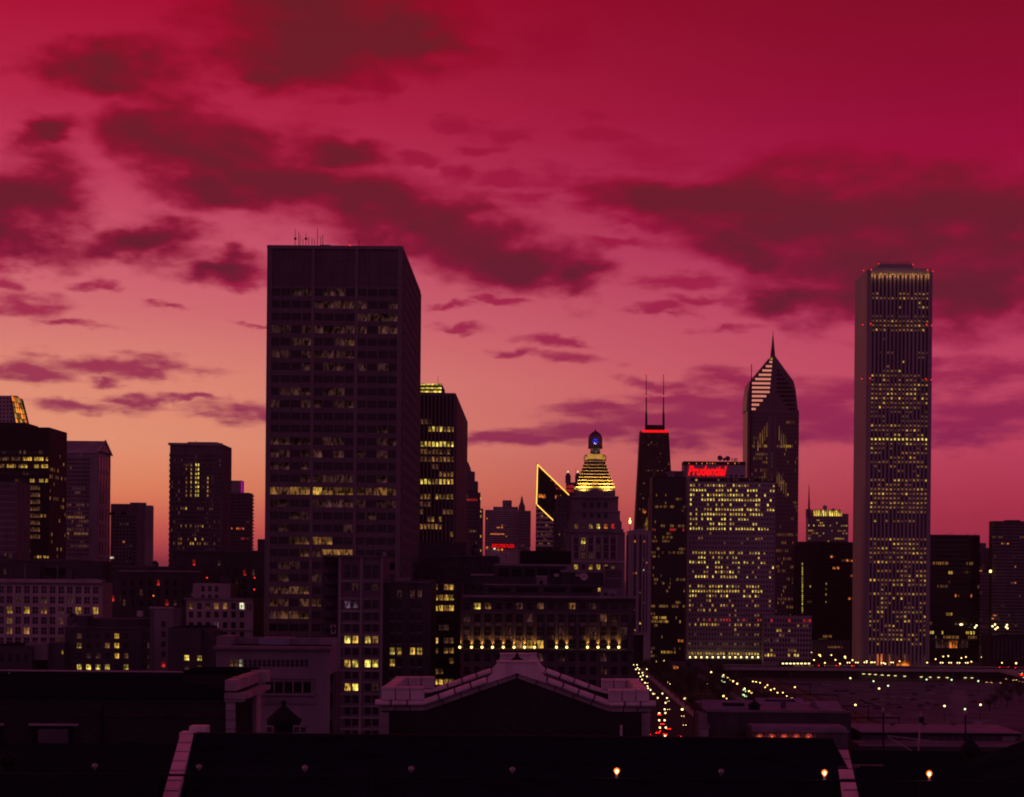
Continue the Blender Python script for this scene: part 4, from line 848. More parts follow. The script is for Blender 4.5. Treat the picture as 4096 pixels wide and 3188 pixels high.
# ------------------------------------------------------------------ right-hand towers
# slim ribbed tower
Y0 = 1520
b = Bld('slim_ribbed_tower', 'slim pale tower with tall dark window ribs beside the avenue', 'skyscraper', 2512, 2603, 2124, 2540, Y0, 28, granite)
for x0, x1 in ((2534, 2543), (2556, 2565), (2572, 2577), (2583, 2588)): b.at('window_strip', x0, x1, 2140, 2530, glass, .05)
for x in (2515, 2526, 2546, 2567, 2579, 2591): b.at('rib', x, x + (7 if x in (2515, 2591) else 5), 2135, 2538, granite, .9)
T = [P(x, y, Y0) for x, y in ((2512, 2124), (2557, 2114), (2603, 2124))]; prism('gable_top', [(p.x, p.z) for p in T], Y0, Y0 + 27, granite, b.root)
for x, y, k in ((2539, 2165, 'o'), (2576, 2165, 'o'), (2535, 2292, 'r'), (2546, 2292, '4'), (2574, 2279, 'w'), (2572, 2240, '3'), (2540, 2520, '3'), (2560, 2493, '4'), (2586, 2250, '3'), (2560, 2370, '2'), (2575, 2410, '2'), (2538, 2440, 'd')): b.at('lit_window', x - 3, x + 3, y - 4, y + 4, LIT[k], .1)
a_ = R(2574, 2600, 2538, 2680, Y0); box('leg', a_[0], a_[1], Y0 + .1, Y0 + 8, 0, b.Z0, granite, b.root); a_ = R(2514, 2530, 2538, 2680, Y0); box('leg', a_[0], a_[1], Y0 + 14, Y0 + 20, 0, b.Z0, stone_dk, b.root); box('base_hall', b.X0, b.X1, Y0 + 8.1, Y0 + 27, 0, b.Z0, black_wall, b.root)
b.grid(Y0, Y0 + 28, b.Z0, b.Z1 - 3, 6, 20, 1.2, 1.2, axis='W', pier=stone_dk)
p = P(2520, 2090, Y0 + 4); q_ = P(2520, 2122, Y0 + 4); t_ = thing('torch_post', 'small torch-like lamp on a post on the slim tower roof', 'lamp', (q_.x, q_.y, q_.z - .6)); rod('post', (q_.x, q_.y, q_.z - .6), p, .35, .25, stone, t_); lathe('flame', [(.5, -1), (.9, .6), (.1, 4)], lamp_y, t_, tuple(p), 6)
# black glass tower
Yp = 1560
b = Bld('black_glass_tower', 'flat black glass tower with scattered rows of office lights', 'skyscraper', 2606, 2740, 1907, None, Yp, 36, black_wall)
pr = [0, 0, 0, .08, .25, .2, .08, .25, .06, .03, .03, .05, (.6, '233'), (.45, 'r2'), .06, (.35, '23'), .06, .05, .15, .3, .3, .03, .02, .03, .05, .15, .3, .1, .2, .15, .05, .02, .06, (.75, '233'), .15, .05, (.55, '34'), (.65, '34'), .1, .02, .04, .05, (.3, '34o'), .03, .1, (.4, '34'), .1, .03]
b.grid(b.X0, b.X1, 4, b.Z1 - 1, 26, 48, .28, 1.1, litrows(pr, 26, 17, '23'), pier=black_wall, far=True, pp=.25, sp=.15)
b.block('roof_plant', 2690, 2735, 1884, 1910, stone_dk, 8, 15)
dish('satellite_dish', 'round dish on the black glass tower roof, by its parapet', P(2685, 1898, Yp + 6), 3.4, .2, stone, b.Z1, None); dish('satellite_dish', 'round dish on the black glass tower roof, near the sign block', P(2721, 1898, Yp + 5), 3.2, .2, stone_dk, b.Z1, None)
b.block('pale_side', 2596, 2607, 1990, 2400, stone_dk, 30, 20)
# braced tapering tower far behind
Yt = 3000
root = thing('tapering_antenna_tower', 'tapering black tower with red glowing top band and two tall antennas', 'skyscraper', (P(2612, 2300, Yt).x, Yt + 30, 0))
tp = [P(x, y, Yt) for x, y in ((2563, 1722), (2677, 1722))]; bp = [(P(2540, 2140, Yt)), (P(2700, 2140, Yt))]
sl_ = (bp[0].x - tp[0].x) / (bp[0].z - tp[0].z); xl0 = tp[0].x - sl_ * tp[0].z; sr_ = (bp[1].x - tp[1].x) / (bp[1].z - tp[1].z); xr0 = tp[1].x - sr_ * tp[1].z; zt_ = tp[0].z
mesh('wall', [(xl0, Yt, 0), (xr0, Yt, 0), (xr0, Yt + 60, 0), (xl0, Yt + 60, 0), (tp[0].x, Yt + 10, zt_), (tp[1].x, Yt + 10, zt_), (tp[1].x, Yt + 45, zt_), (tp[0].x, Yt + 45, zt_)], [(0, 1, 5, 4), (1, 2, 6, 5), (2, 3, 7, 6), (3, 0, 4, 7), (4, 5, 6, 7)], black_wall, root, (xl0, Yt, 0))
fx = lambda t, z: (xl0 + sl_ * z) * (1 - t) + (xr0 + sr_ * z) * t; fy = lambda z: Yt + 10 * z / zt_
for j in range(5):                                              # braces
    z0, z1 = zt_ * j / 5, zt_ * (j + 1) / 5
    for t0, t1 in ((.02, .98), (.98, .02)): rod('brace', (fx(t0, z0), fy(z0) - .6, z0), (fx(t1, z1), fy(z1) - .6, z1), 1.0, 1.0, blackm, root, 4)
rr = random.Random(9); V, F, I = [], [], []
for j in range(60):
    z = 110 + j * 3.55
    for i in range(22):
        if rr.random() < .035 + (.18 if j in (52, 53, 40, 22, 12) else 0):
            t0 = .04 + .92 * i / 22; i_ = len(V)
            V += [(fx(t0, z), fy(z) - .5, z), (fx(t0 + .03, z), fy(z) - .5, z), (fx(t0 + .03, z), fy(z + 2) - .5, z + 2), (fx(t0, z), fy(z + 2) - .5, z + 2)]; F.append((i_, i_ + 1, i_ + 2, i_ + 3)); I.append(rr.choice((0, 0, 1, 2)))
mesh('glazing', V, F, [LITF['1'], LITF['2'], LITF['3']], root, V[0], I, 'stuff')
a_ = R(2567, 2674, 1720, 1730, Yt + 9); box('red_band', a_[0], a_[1], Yt + 8.2, Yt + 9.2, a_[2], a_[3], red_e, root)
a_ = R(2582, 2658, 1700, 1722, Yt + 20); box('roof_plant', a_[0], a_[1], Yt + 18, Yt + 36, zt_, a_[3], blackm, root)
for x in (2585, 2654):
    for (ya, yb, r0, r1) in ((1722, 1650, 2.2, 1.6), (1650, 1585, 1.2, .9), (1585, 1492, .8, .4)): rod('antenna', P(x, ya, Yt + 25), P(x, yb, Yt + 25), r0, r1, wall('antenna_red_%d_%d' % (x, ya), (.30, .03, .03), .7) if ya != 1722 else blackm, root)
    for y in (1492, 1585, 1702): sphere('beacon', 1.0, red_b, root, tuple(P(x, y, Yt + 22)), 6)
# small lit clock-spire building in front of it
b = Bld('lit_spire_house', 'small golden-lit spire house peeping beside the black glass tower', 'building', 2562, 2606, 2130, None, 1900, 14, stone_dk)
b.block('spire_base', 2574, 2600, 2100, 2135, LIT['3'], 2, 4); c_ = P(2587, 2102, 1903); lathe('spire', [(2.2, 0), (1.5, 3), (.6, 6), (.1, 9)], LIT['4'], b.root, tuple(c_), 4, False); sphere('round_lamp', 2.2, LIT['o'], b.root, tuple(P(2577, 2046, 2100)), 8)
# ---- sign block (neon lettered slab)
Ys = 1610
b = Bld('neon_sign_slab', 'broad granite office slab of lit windows with a red neon script sign', 'skyscraper', 2750, 3098, 1926, None, Ys, 32, granite)
n = 30
pr = [(.7, '345'), (.62, '455'), (.72, '455'), (.86, '455'), (.35, '45'), (.88, '455'), (.82, '455'), (.66, '455'), (.58, '455'), (.85, '555'), (.12, '3o'), (.25, '34'), (.06, '2'), (.08, '1'), (.7, '445'), (.6, '45'), (.55, '45'), (.45, '45'), (.5, '345'), (.6, '45'), (.05, '1'), (.8, '45'), (.88, '45'), (.65, '345'), (.5, '34'), (.28, '34'), (.3, '34'), (.15, '23'), (.45, '1r3'), (.55, '34'), (.1, '4'), (.3, '23'), (.06, '3'), (.4, '23'), (.06, '1'), (.8, '345')]
rows = litrows(pr, n, 41, '345', .12); rows = [''.join(c if i < 25 or random.random() < .35 else '.' for i, c in enumerate(r_)) for r_ in rows]
a_, b_, c_, d_ = R(2755, 3097, 1932, 2624, Ys)
b.grid(a_, b_, c_, d_, n, 36, 1.25, 2.2, rows, each=True, pier=granite, span=granite, pp=.35, sp=.2)
b.at('pylon', 2748, 2754, 1920, 2640, granite, .9, 2)
b.block('side_pylon', 2732, 2748, 1850, None, granite, 4, 24); b.at('top_band', 2764, 3099, 1912, 1927, black_wall, .5, 20)
for i in range(26):
    if i in (1, 8, 11, 13, 14, 18, 19, 22, 23, 24, 25): b.at('window', 2768 + 12.6 * i, 2776 + 12.6 * i, 1915, 1923, LIT['4' if i in (1,) else ('1' if i > 8 else '2')], .56)
box('sign_block', *(lambda r_: (r_[0], r_[1], Ys + 2, Ys + 20, b.Z1, r_[3]))(R(2748, 2982, 1858, 1926, Ys + 2)), granite, b.root)
b.block('cap', 2734, 2982, 1846, 1859, black_wall, 1.6, 19)
for x in (2756, 2786, 2808, 2828, 2839, 2850, 2861, 2912, 2940, 2956): b.block('lamp', x - 2, x + 1.6, 1850, 1856, LIT['o'], 1.45, .1)
for x in (2925, 2945, 2968): b.block('vent', x - 5, x + 5, 1900, 1908, blackm, 1.9, .09)
a_ = R(2752, 2907, 1863, 1903, Ys + 1)
text('Prudential', (a_[0], Ys + 1.2, a_[2]), a_[1] - a_[0], a_[3] - a_[2], red_e, b.root, 'neon_lettering', .28, .25, 1.0, .035)
V, F = [], []                                                   # the tubes' double outline reads as thick strokes
for x, y, r_ in ((2880, 1832, 4.8), (2897, 1837, 3.0), (2911, 1834, 4.6)): dish('satellite_dish', {2880: 'big round dish on the neon sign slab roof, first of three', 2897: 'smallest round dish between two bigger ones on the sign slab', 2911: 'round dish on the neon sign slab roof, last of three'}[x], P(x, y, Ys + 8), r_ / 2 * 1., .15, stone_dk, P(x, 1846, Ys + 8).z)
for x in (2928, 2937, 2942, 2947): p = P(x, 1832, Ys + 8); rod('mast', (p.x, p.y, P(x, 1846, Ys + 8).z), p, .35, .35, stone_dk, b.root)
b.at('base_hall', 2755, 3050, 2636, 2658, black_wall, 5.0, 0)
for i in range(13):
    q_ = P(2760 + 22.7 * i, 2629, Ys - 6); t_ = thing('canopy_lamp', 'white globe lamp in the row along the foot of the neon sign slab', 'lamp', (q_.x, q_.y, 0), 'white lamps along the sign slab'); sphere('globe', .75, lamp_w, t_, tuple(q_), 8); rod('post', (q_.x, q_.y, 0), (q_.x, q_.y, q_.z - .6), .12, .1, blackm, t_)
b = Bld('low_granite_wing', 'low gridded granite wing attached right of the neon sign slab', 'building', 3053, 3246, 2466, None, 1596, 14, granite)
pr = [.02, (.6, 'rro'), (.3, '23'), (.35, '34'), (.1, '3'), (.2, '2'), .03, (.45, '34'), (.35, '345'), .05]
a_, b_, c_, d_ = R(3056, 3245, 2472, 2650, 1596); b.grid(a_, b_, c_, d_, 16, 9, 1.0, 1.9, litrows(pr[1:], 16, 77, '34', .5), each=True, pier=granite, pp=.3, sp=.2)
b.at('coping', 3052, 3247, 2463, 2468, granite, .5, 2)
cn = Bld('lit_canopy', 'low canopy with a row of bright lamp panels at the wing foot', 'canopy', 3122, 3262, 2648, None, 1580, 8, black_wall)
for i in range(8): q_ = 3132 + 14.8 * i; cn.at('lamp_panel', q_ - 4, q_ + 4, 2652, 2656, lamp_w, .12)
for i in range(6): cn.at('window', 3175 + 14 * i, 3186 + 14 * i, 2659, 2666, LIT['2'], .06)
# ---- chevron spire tower
Yv = 1780
root = thing('chevron_spire_tower', 'tall tower with a chevron-striped pointed crown and needle spire', 'skyscraper', (P(3090, 2300, Yv).x, Yv + 20, 0))
b = Bld.__new__(Bld); b.Y = Yv; b.root = root; b.wm = stone; b.X0, b.X1, b.Z0, b.Z1 = R(2986, 3192, 1640, None, Yv)
dk = wall('plum_granite', (.17, .125, .145), .45, .1, .05, .6)
box('wall', b.X0, b.X1, Yv, Yv + 38, 0, b.Z1, dk, root)
prof = [(2986, 1640), (2990, 1580), (2999, 1530), (3010, 1517), (3091, 1419), (3101, 1424), (3175, 1526), (3183, 1560), (3192, 1640)]
prism('crown', [(P(x, y, Yv).x, P(x, y, Yv).z) for x, y in prof], Yv, Yv + 38, dk, root)
for k in range(12):                                             # lit chevron strips on the left half of the crown
    y = 1448 + 17.1 * k; xl = max(3084 - (y - 1440) * .83, 3008 - max(0, (y - 1570)) * .03); xr = 3090 - max(0, y - 1440) * .09
    if k > 7: xr = 3076 - (k - 7.2) * 14
    a_ = R(xl, xr, y - 4.2, y + 4.2, Yv); n_ = max(2, int((xr - xl) / 7)); w = (a_[1] - a_[0]) / n_
    st_ = box('strip_frame', a_[0] - .2, a_[1] + .2, Yv - .35, Yv - .003, a_[2] - .2, a_[3] + .2, dk, root)
    for i in range(n_): box('light_panel', a_[0] + i * w + .1, a_[0] + (i + 1) * w - .1, Yv - .5, Yv - .36, a_[2], a_[3], LIT['pk'] if 'pk' in LIT else LIT.setdefault('pk', emit('pink_light_panel', (.75, .24, .17), 1.0)), st_)
for k in range(11):                                             # unlit strips, right half
    y = 1465 + 17.1 * k; xr = min(3098 + (y - 1448) * .72, 3186)
    a_ = R(3106 + max(0, k - 6) * 12, xr - 6, y - 4, y + 4, Yv)
    if a_[1] - a_[0] > 1: box('strip_frame', a_[0], a_[1], Yv - .3, Yv - .003, a_[2], a_[3], black_wall, root)
rod('spire', P(3091, 1424, Yv + 6), P(3092, 1345, Yv + 6), 2.4, .5, dk, root, 8); rod('spire_tip', P(3092, 1346, Yv + 6), P(3092, 1318, Yv + 6), .4, .1, dk, root)
b.at('apex_lamp', 3078, 3090, 1430, 1438, LIT['4'], .4)
n = 28; rr = random.Random(12)
pr = [.02] * 6 + [(.12, '23'), .1, (.4, '34'), (.35, '23'), .1, (.3, '23'), .15, .03, (.2, '23'), (.15, '2'), (.45, '2'), (.4, '23'), .03, .05, (.25, '34'), .04, .03, .06, (.1, '2'), .05, (.2, '2'), .06, .1, .05] + [(.45, '23'), .15, (.5, '23'), .2, (.45, '23'), .15] * 5
b.grid(b.X0 + .5, b.X1 - .5, b.Z1 - 62 * 3.95, b.Z1 - 2, n, 62, 1.0, 1.3, litrows(pr, n, 13, '23'), pier=dk, far=True, pp=.6, sp=.15, each=False)
for x in (3066, 3088): b.at('centre_pilaster', x, x + 18, 1660, 2460, dk, 1.4)
for y0_ in (1690, 1875):                                          # ribs beside the centre, uplight put in as their own glow
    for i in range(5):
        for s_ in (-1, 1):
            x = 3086 + s_ * (20 + 9 * i); ya = y0_ + 14 * i; b.at('glow_rib', x, x + 2.6, ya, ya + 58, LIT['3'], .75)
p = P(3006, 1457, Yv - 3); rod('mast', (p.x, p.y, P(3005, 1905, Yv).z), p, .7, .4, blackm, root)
b.at('pier_block', 2992, 2998, 1690, 1930, wall('rose_granite', (.32, .10, .10), .6), 1.0)
# ---- lit-crown tower with mast
Yu = 2100
b = Bld('lit_crown_tower', 'stepped stone tower with a glowing yellow crown and a needle mast', 'skyscraper', 3229, 3392, 2058, None, Yu, 14, stone)
a_, b_, c_, d_ = R(3232, 3390, 2066, 2180, Yu); b.grid(a_, b_, c_, d_, 24, 11, .9, 1.2, litrows([0, (.12, '4'), (.15, '4'), (.35, '45'), .05, (.4, '34'), .1, (.5, '34'), (.5, '34'), .1, .05], 24, 19, '34'), pier=stone, far=True)
cw = R(3252, 3368, 2042, 2064, Yu)
for i in range(13):
    w = (cw[1] - cw[0]) / 13; box('crown_bay', cw[0] + i * w + .3, cw[0] + (i + 1) * w - .3, Yu - .5, Yu - .05, cw[2], cw[3], LIT['5' if i % 3 else '4'], b.root); box('crown_fin', cw[0] + i * w - .25, cw[0] + i * w + .25, Yu - 1.2, Yu - .04, cw[2], cw[3] + 1.2, stone_dk, b.root)
b.block('shoulder', 3228, 3244, 2036, 2066, stone_dk, -1, 10); p = P(3236, 1938, Yu + 2); rod('mast', P(3236, 2040, Yu + 2), p, 1.2, .25, blackm, b.root); b.block('shoulder', 3370, 3394, 2055, 2085, stone, -2, 12)
b.block('crown_back', 3252, 3366, 2040, 2062, stone_dk, 4, 14)
for x in (3300, 3333, 3356): dish('satellite_dish', {3300: 'purple dish on the lit crown tower, biggest', 3333: 'middle dish on the lit crown tower', 3356: 'last small dish on the lit crown tower'}[x], P(x, {3300: 2030, 3333: 2040, 3356: 2044}[x], Yu + 8), {3300: 2.8, 3333: 2., 3356: 1.8}[x], .2, metal_roof, P(x, 2060, Yu + 8).z)
# ---- black residential block
Yx = 1760
b = Bld('black_bank_block', 'black block with one vertical dotted line of lights', 'building', 3192, 3410, 2168, None, Yx, 12, black_wall)
b.block('step', 3186, 3216, 2190, None, black_wall, -3, 20)
b.grid(b.X0, b.X1, 8, b.Z1 - 1, 24, 28, .35, 1.4, litrows([.01, .02, (.06, '1r'), .01, .01, .02, .04, .05, .02, .01, .04, .08, .02, .03, .02, .03, .01, .02] + [.02] * 4 + [(.06, '3')] * 6, 24, 23, '1o'), pier=black_wall, far=True, pp=.2, sp=.15)
for i in range(24): b.block('light_dot', 3207.5, 3211.5, 2252 + 8.5 * i, 2256 + 8.5 * i, LIT['5'], -3.2, .1)
for x, y in ((3340, 2271), (3304, 2334), (3304, 2355), (3304, 2377), (3240, 2345), (3303, 2407)): b.at('lit_window', x - 2.5, x + 2.5, y - 4, y + 4, LIT['4'], .15)
for i in range(6): b.at('lobby_window', 3310 + 13 * i, 3320 + 13 * i, 2584, 2590, LIT['3'], .15)
# ---- white slab tower
Ya = 1600
b = Bld('white_ribbed_skyscraper', 'white ribbed slab skyscraper, tallest on the right, with glowing top ribs', 'skyscraper', 3462, 3724, 1080, None, Ya, 60, granite, roof=None)
nw, ne = R(3476, 3708, 1090, 2640, Ya)[:2]
box('front_bay', nw - 1.2, ne + 1.2, Ya - 2.6, Ya - .003, 0, b.Z1, granite, b.root)
zt = P(3590, 1176, Ya).z; zb = P(3590, 2622, Ya).z; nr = 80
seq = [(1176, .5), (1194, .9), (1213, .1), (1231, .3), (1249, .25), (1267, (.5, '12')), (1285, 1), (1303, 1), (1321, .7), (1339, 0), (1357, (.3, '1')), (1375, 0), (1394, 0), (1412, (.25, '12')), (1430, (.25, '2')), (1448, .07), (1467, .3), (1485, .4), (1503, .8), (1521, .7), (1539, .85), (1557, .85), (1576, .9), (1594, .75), (1612, .85), (1630, .8), (1648, (.4, '2')), (1667, (.5, '2')), (1685, (.4, '12')), (1703, .8), (1721, .8), (1739, .6), (1757, (1, '5')), (1776, .7), (1794, .6), (1812, .4), (1830, .3), (1848, .35), (1867, .3), (1885, .3),
       (1903, .1), (1921, .7), (1939, .5), (1957, .9), (1976, .95), (1994, .8), (2012, .8), (2030, .85), (2048, .8), (2067, .15), (2085, .6), (2103, 0), (2121, 0), (2139, 0), (2157, .7), (2176, .7), (2194, .6), (2212, .8), (2230, .5), (2248, .8), (2267, .3), (2285, .6), (2303, .6), (2321, .85), (2339, .5), (2357, .3), (2376, .8), (2394, .4), (2412, .5), (2430, .3), (2448, .6), (2467, .3), (2485, .4), (2503, .4), (2521, .4), (2539, .4), (2557, .5), (2576, .45), (2594, .1), (2612, 0)]
rows = litrows([(p_ if isinstance(p_, tuple) else (min(1, p_ * 1.12), '23334')) for _, p_ in seq], 15, 53, '334', .3)
fl = 18.17 / FPX * Ya
b.grid(nw, ne, P(3590, 1176 + 9, Ya).z - 79 * fl, P(3590, 1176 - 9, Ya).z, 15, 80, 1.75, 2.1, rows, each=True, pier=granite, span=black_wall, gl=glass, pp=.9, sp=.06, plane=Ya - 2.6)
zt = P(3590, 1167, Ya).z; cw = (ne - nw) / 15
for i in range(15): box('crown_slot', nw + i * cw + .9, nw + (i + 1) * cw - .9, Ya - 2.75, Ya - 2.61, zt, b.Z1 - 3, black_wall, b.root)
for i in range(16): box('pier', max(nw, nw + i * cw - .875), min(ne, nw + i * cw + .875), Ya - 3.5, Ya - 2.602, zt, b.Z1 - 3, granite, b.root)
box('crown_band', b.X0 + 2, b.X1 - 2, Ya - 3.7, Ya + 55, b.Z1 - 3, b.Z1 + 1, granite, b.root)
for i in range(15):
    x = nw + (i + .5) * cw; box('crown_lamp', x - .5, x + .5, Ya - 3.6, Ya - 2.9, b.Z1 - 4.6, b.Z1 - 3.4, LIT['4' if i % 4 else '3'], b.root)
    if i % 2 == 0: l = lamp('POINT', (1, .42, .14), None, 300, shadow_soft_size=.5); link(l, Matrix.Translation((x, Ya - 4.6, b.Z1 - 6)), b.root)
zz = P(3590, 2622, Ya).z
for i in range(16): box('ground_pier', max(nw, nw + i * cw - .875), min(ne, nw + i * cw + .875), Ya - 3.5, Ya - 2.602, 0, P(3590, 2618, Ya).z, granite, b.root)
for i in range(15): box('lobby_window', nw + i * cw + .9, nw + (i + 1) * cw - .9, Ya - 2.7, Ya - 2.61, 1, P(3590, 2616, Ya).z, LIT['o' if i in (2, 3, 5) else ('3' if i == 9 else 'd')], b.root)
a_ = R(3508, 3648, 1058, 1080, Ya + 18); box('roof_plant', a_[0], a_[1], Ya + 15, Ya + 42, b.Z1 + 1, a_[3], granite, b.root)
rr = random.Random(4)
for i in range(15): p = P(3512 + i * 9, 1042 + rr.random() * 12, Ya + 20); rod('antenna', (p.x, p.y, a_[3]), p, .25, .15, blackm, b.root)
for x, y in ((3454, 1082), (3485, 1078), (3711, 1080), (3731, 1085), (3514, 1055), (3652, 1058), (3451, 1299), (3483, 1295), (3707, 1298), (3727, 1302), (3447, 1515), (3480, 1513), (3704, 1516), (3725, 1519)):
    p = P(x, y, Ya - 4.2); sphere('beacon', .55, red_b, b.root, tuple(p), 6)
arch = thing('arched_canopy', 'glowing red arched entrance canopy at the white skyscraper foot', 'canopy', tuple(P(3614, 2660, Ya - 12)))
c0 = P(3616, 2652, Ya - 12); V, F = [], []
for k in range(13):
    a0 = math.pi * k / 12
    for r_ in (7.4, 6.6):
        for dy in (0, 8): V.append((c0.x + r_ * math.cos(a0), c0.y + dy, max(.1, .5 + (r_ * .95) * math.sin(a0))))
for k in range(12): i = k * 4; F += [(i, i + 4, i + 5, i + 1), (i + 2, i + 3, i + 7, i + 6), (i, i + 2, i + 6, i + 4)]
mesh('vault', V, F, wall('canopy_red', (.5, .16, .1), .6), arch, tuple(c0)); box('entrance', c0.x - 6, c0.x + 6, c0.y + 8.1, c0.y + 8.4, .1, 4.5, LIT['o'], arch)
for s_ in (-7, 7): box('post', c0.x + s_ - .3, c0.x + s_ + .3, c0.y + .2, c0.y + .8, 0, 1.5, blackm, arch)
# ---- right edge blocks
Yr = 1700
b = Bld('dark_office_block', 'dark office block right of the white skyscraper with a red-lit lobby', 'building', 3716, 3918, 2143, None, Yr, 40, black_wall)
b.at('coping', 3716, 3919, 2139, 2145, stone_dk, .6, 2)
for x in (3790, 3800, 3808, 3870, 3900): p = P(x, 2132, Yr + 5); rod('antenna', (p.x, p.y, b.Z1), p, .25, .2, blackm, b.root)
pr = [.01, .02, (.1, '3'), .01, .02, (.25, '3'), .02, (.06, '4'), .04, (.1, 'o1'), (.2, '2'), (.1, '23'), (.15, 'o2'), (.08, '1'), (.06, 'r'), .02, (.1, '34'), .03, (.25, '12'), .05, (.55, '45'), (.3, '3'), (.5, '3'), .1]
b.grid(b.X0 + 1, b.X1, 12, b.Z1 - 2, 22, 24, .4, 1.6, litrows(pr, 22, 61, '12', .6), pier=black_wall, far=True, pp=.2, sp=.15)
for i in range(12): b.at('lobby_window', 3742 + 11 * i, 3751 + 11 * i, 2562, 2592, LIT['o' if i in (5, 6, 7) else 'd'], .3)
b.at('lobby_beam', 3716, 3918, 2554, 2561, stone_dk, .8)
b = Bld('white_gridded_flats', 'pale gridded block of flats squeezed between two dark blocks', 'building', 3915, 3965, 2292, None, 1760, 20, stone_pale)
b.grid(b.X0, b.X1, 10, b.Z1 - 1, 7, 22, .8, 1.2, litrows([.02, .1, (.15, 'o'), .05, (.2, 'or'), .05, .05] * 3 + [.1], 7, 6, '1'), pier=stone_pale, far=True)
b = Bld('dim_back_tower', 'dim tower in the gap behind the pale flats', 'building', 3910, 3968, 2192, None, 1900, 20, stone_dk); b.block('roof_plant', 3917, 3944, 2172, 2194, stone_dk, 3, 10)
b.grid(b.X0, b.X1, 60, b.Z1 - 1, 10, 16, .6, 1.3, litrows([.08] * 16, 10, 2, '1o'), pier=stone_dk, far=True)
b = Bld('banded_edge_tower', 'tower of horizontal bands at the picture edge', 'skyscraper', 3967, 4300, 2086, None, 1660, 12, black_wall)
b.block('roof_plant', 4028, 4082, 2080, 2090, stone_dk, 4, 12)
b.grid(b.X0, b.X1, 10, b.Z1 - 1, 40, 40, .2, 1.7, litrows([.01] * 4 + [(.5, '2')] + [.04, .02, .08, .03, .05, .08] * 6, 40, 71, '12o'), pier=stone_dk, span=stone_dk, far=True, pp=.1, sp=.3)
lp = P(3962, 2285, 1655); sphere('lamp', 1.2, lamp_y, b.root, tuple(lp), 8)
b = Bld('low_right_hall', 'low dark hall with bright interior lights near the picture edge', 'building', 3960, 4300, 2545, None, 1600, 30, black_wall)
for i in range(9): b.at('column', 3975 + 16 * i, 3979 + 16 * i, 2552, 2640, stone_dk, .8)
rr = random.Random(8)
for x, y in [(3970, 2505), (3980, 2498), (3990, 2510), (3982, 2516), (4028, 2500), (4030, 2513), (4024, 2508), (3900, 2510), (3842, 2498), (3848, 2498), (3906, 2502)]:
    q_ = P(x, y, 1640 if x > 3950 else 1690); t_ = thing('floodlight', 'glaring white floodlight in front of the dark right-hand blocks', 'floodlight', (q_.x, q_.y, q_.z - 1), 'glaring white floodlights'); sphere('lens', .8, lamp_w, t_, tuple(q_), 6); rod('post', (q_.x, q_.y, 0), (q_.x, q_.y, q_.z - .6), .2, .15, blackm, t_)
b = Bld('low_columned_hall', 'low colonnaded hall in front of the dotted-light block', 'building', 3246, 3400, 2560, None, 1720, 20, stone_dk)
for i in range(14): b.at('column', 3250 + 11 * i, 3253 + 11 * i, 2566, 2620, stone, .6)
for i in range(5): b.at('window', 3312 + 12 * i, 3322 + 12 * i, 2584, 2592, LIT['3'], .1)
b = Bld('street_pavilion', 'low pavilion with a small fiery-lit kiosk below the sign slab', 'building', 2680, 2890, 2645, None, 1480, 12, stone_dk)
for i in range(16): b.at('column', 2720 + 10 * i, 2722 + 10 * i, 2655, 2676, stone, .4)
b.at('kiosk_window', 2692, 2702, 2662, 2676, LIT['o'], .2); b.at('kiosk_window', 2704, 2712, 2664, 2676, LIT['o'], .2)
# ------------------------------------------------------------------ museum, low halls, lot
Yz = 772
b = Bld('museum', 'low museum with pale zinc roofs and a lit columned portico end', 'building', 2826, 3404, 2846, None, Yz, 62, brick_far, roof=metal_roof)
zt = b.Z1; X0, X1 = b.X0, b.X1
b.at('cornice', 2822, 3408, 2841, 2850, stone, .8, 2)
def gable_roof(parent, x0, x1, y0, y1, z, h, m, name='roof_ridge'):
    xm = (x0 + x1) / 2; mesh(name, [(x0, y0, z), (x1, y0, z), (x1, y1, z), (x0, y1, z), (x0, (y0 + y1) / 2, z + h), (x1, (y0 + y1) / 2, z + h)], [(0, 1, 5, 4), (2, 3, 4, 5), (0, 4, 3), (1, 2, 5)], m, parent, (x0, y0, z))
gable_roof(b.root, X0 - 1, X0 + 22, Yz + 4, Yz + 30, zt + .2, 3.4, metal_roof); box('skylight', X0 + 8, X0 + 17, Yz + 9, Yz + 13, zt + 1.2, zt + 2.6, blackm, b.root)
gable_roof(b.root, X0 + 26, X1 - 14, Yz + 34, Yz + 56, zt + .2, 2.6, metal_roof); box('skylight', X0 + 30, X1 - 18, Yz + 40, Yz + 43, zt + .9, zt + 2.3, black_wall, b.root)
gable_roof(b.root, X1 - 12, X1 - 2, Yz + 6, Yz + 40, zt + .2, 3., metal_roof); box('chimney', X0 + 34, X0 + 36, Yz + 18, Yz + 20, zt + .16, zt + 3.4, stone_dk, b.root)
lathe('roof_turret', [(2.4, 0), (2.4, 2), (3.2, 2.1), (.3, 4.2), (.1, 5)], blackm, b.root, (X0 + 20.5, Yz + 3, zt + .15), 8, False)
box('portico_wall', X0 - 3.6, X0 - .01, Yz - 2, Yz + 16, 0, zt - 1, stone, b.root)
for i in range(4): lathe('portico_column', [(.55, 0), (.45, 9)], stone_pale, b.root, (X0 - 3. + 1.0 * i, Yz - 3.0, 3), 8)
box('portico_base', X0 - 4, X0 + 1, Yz - 4, Yz - 2.01, 0, 3, stone, b.root)
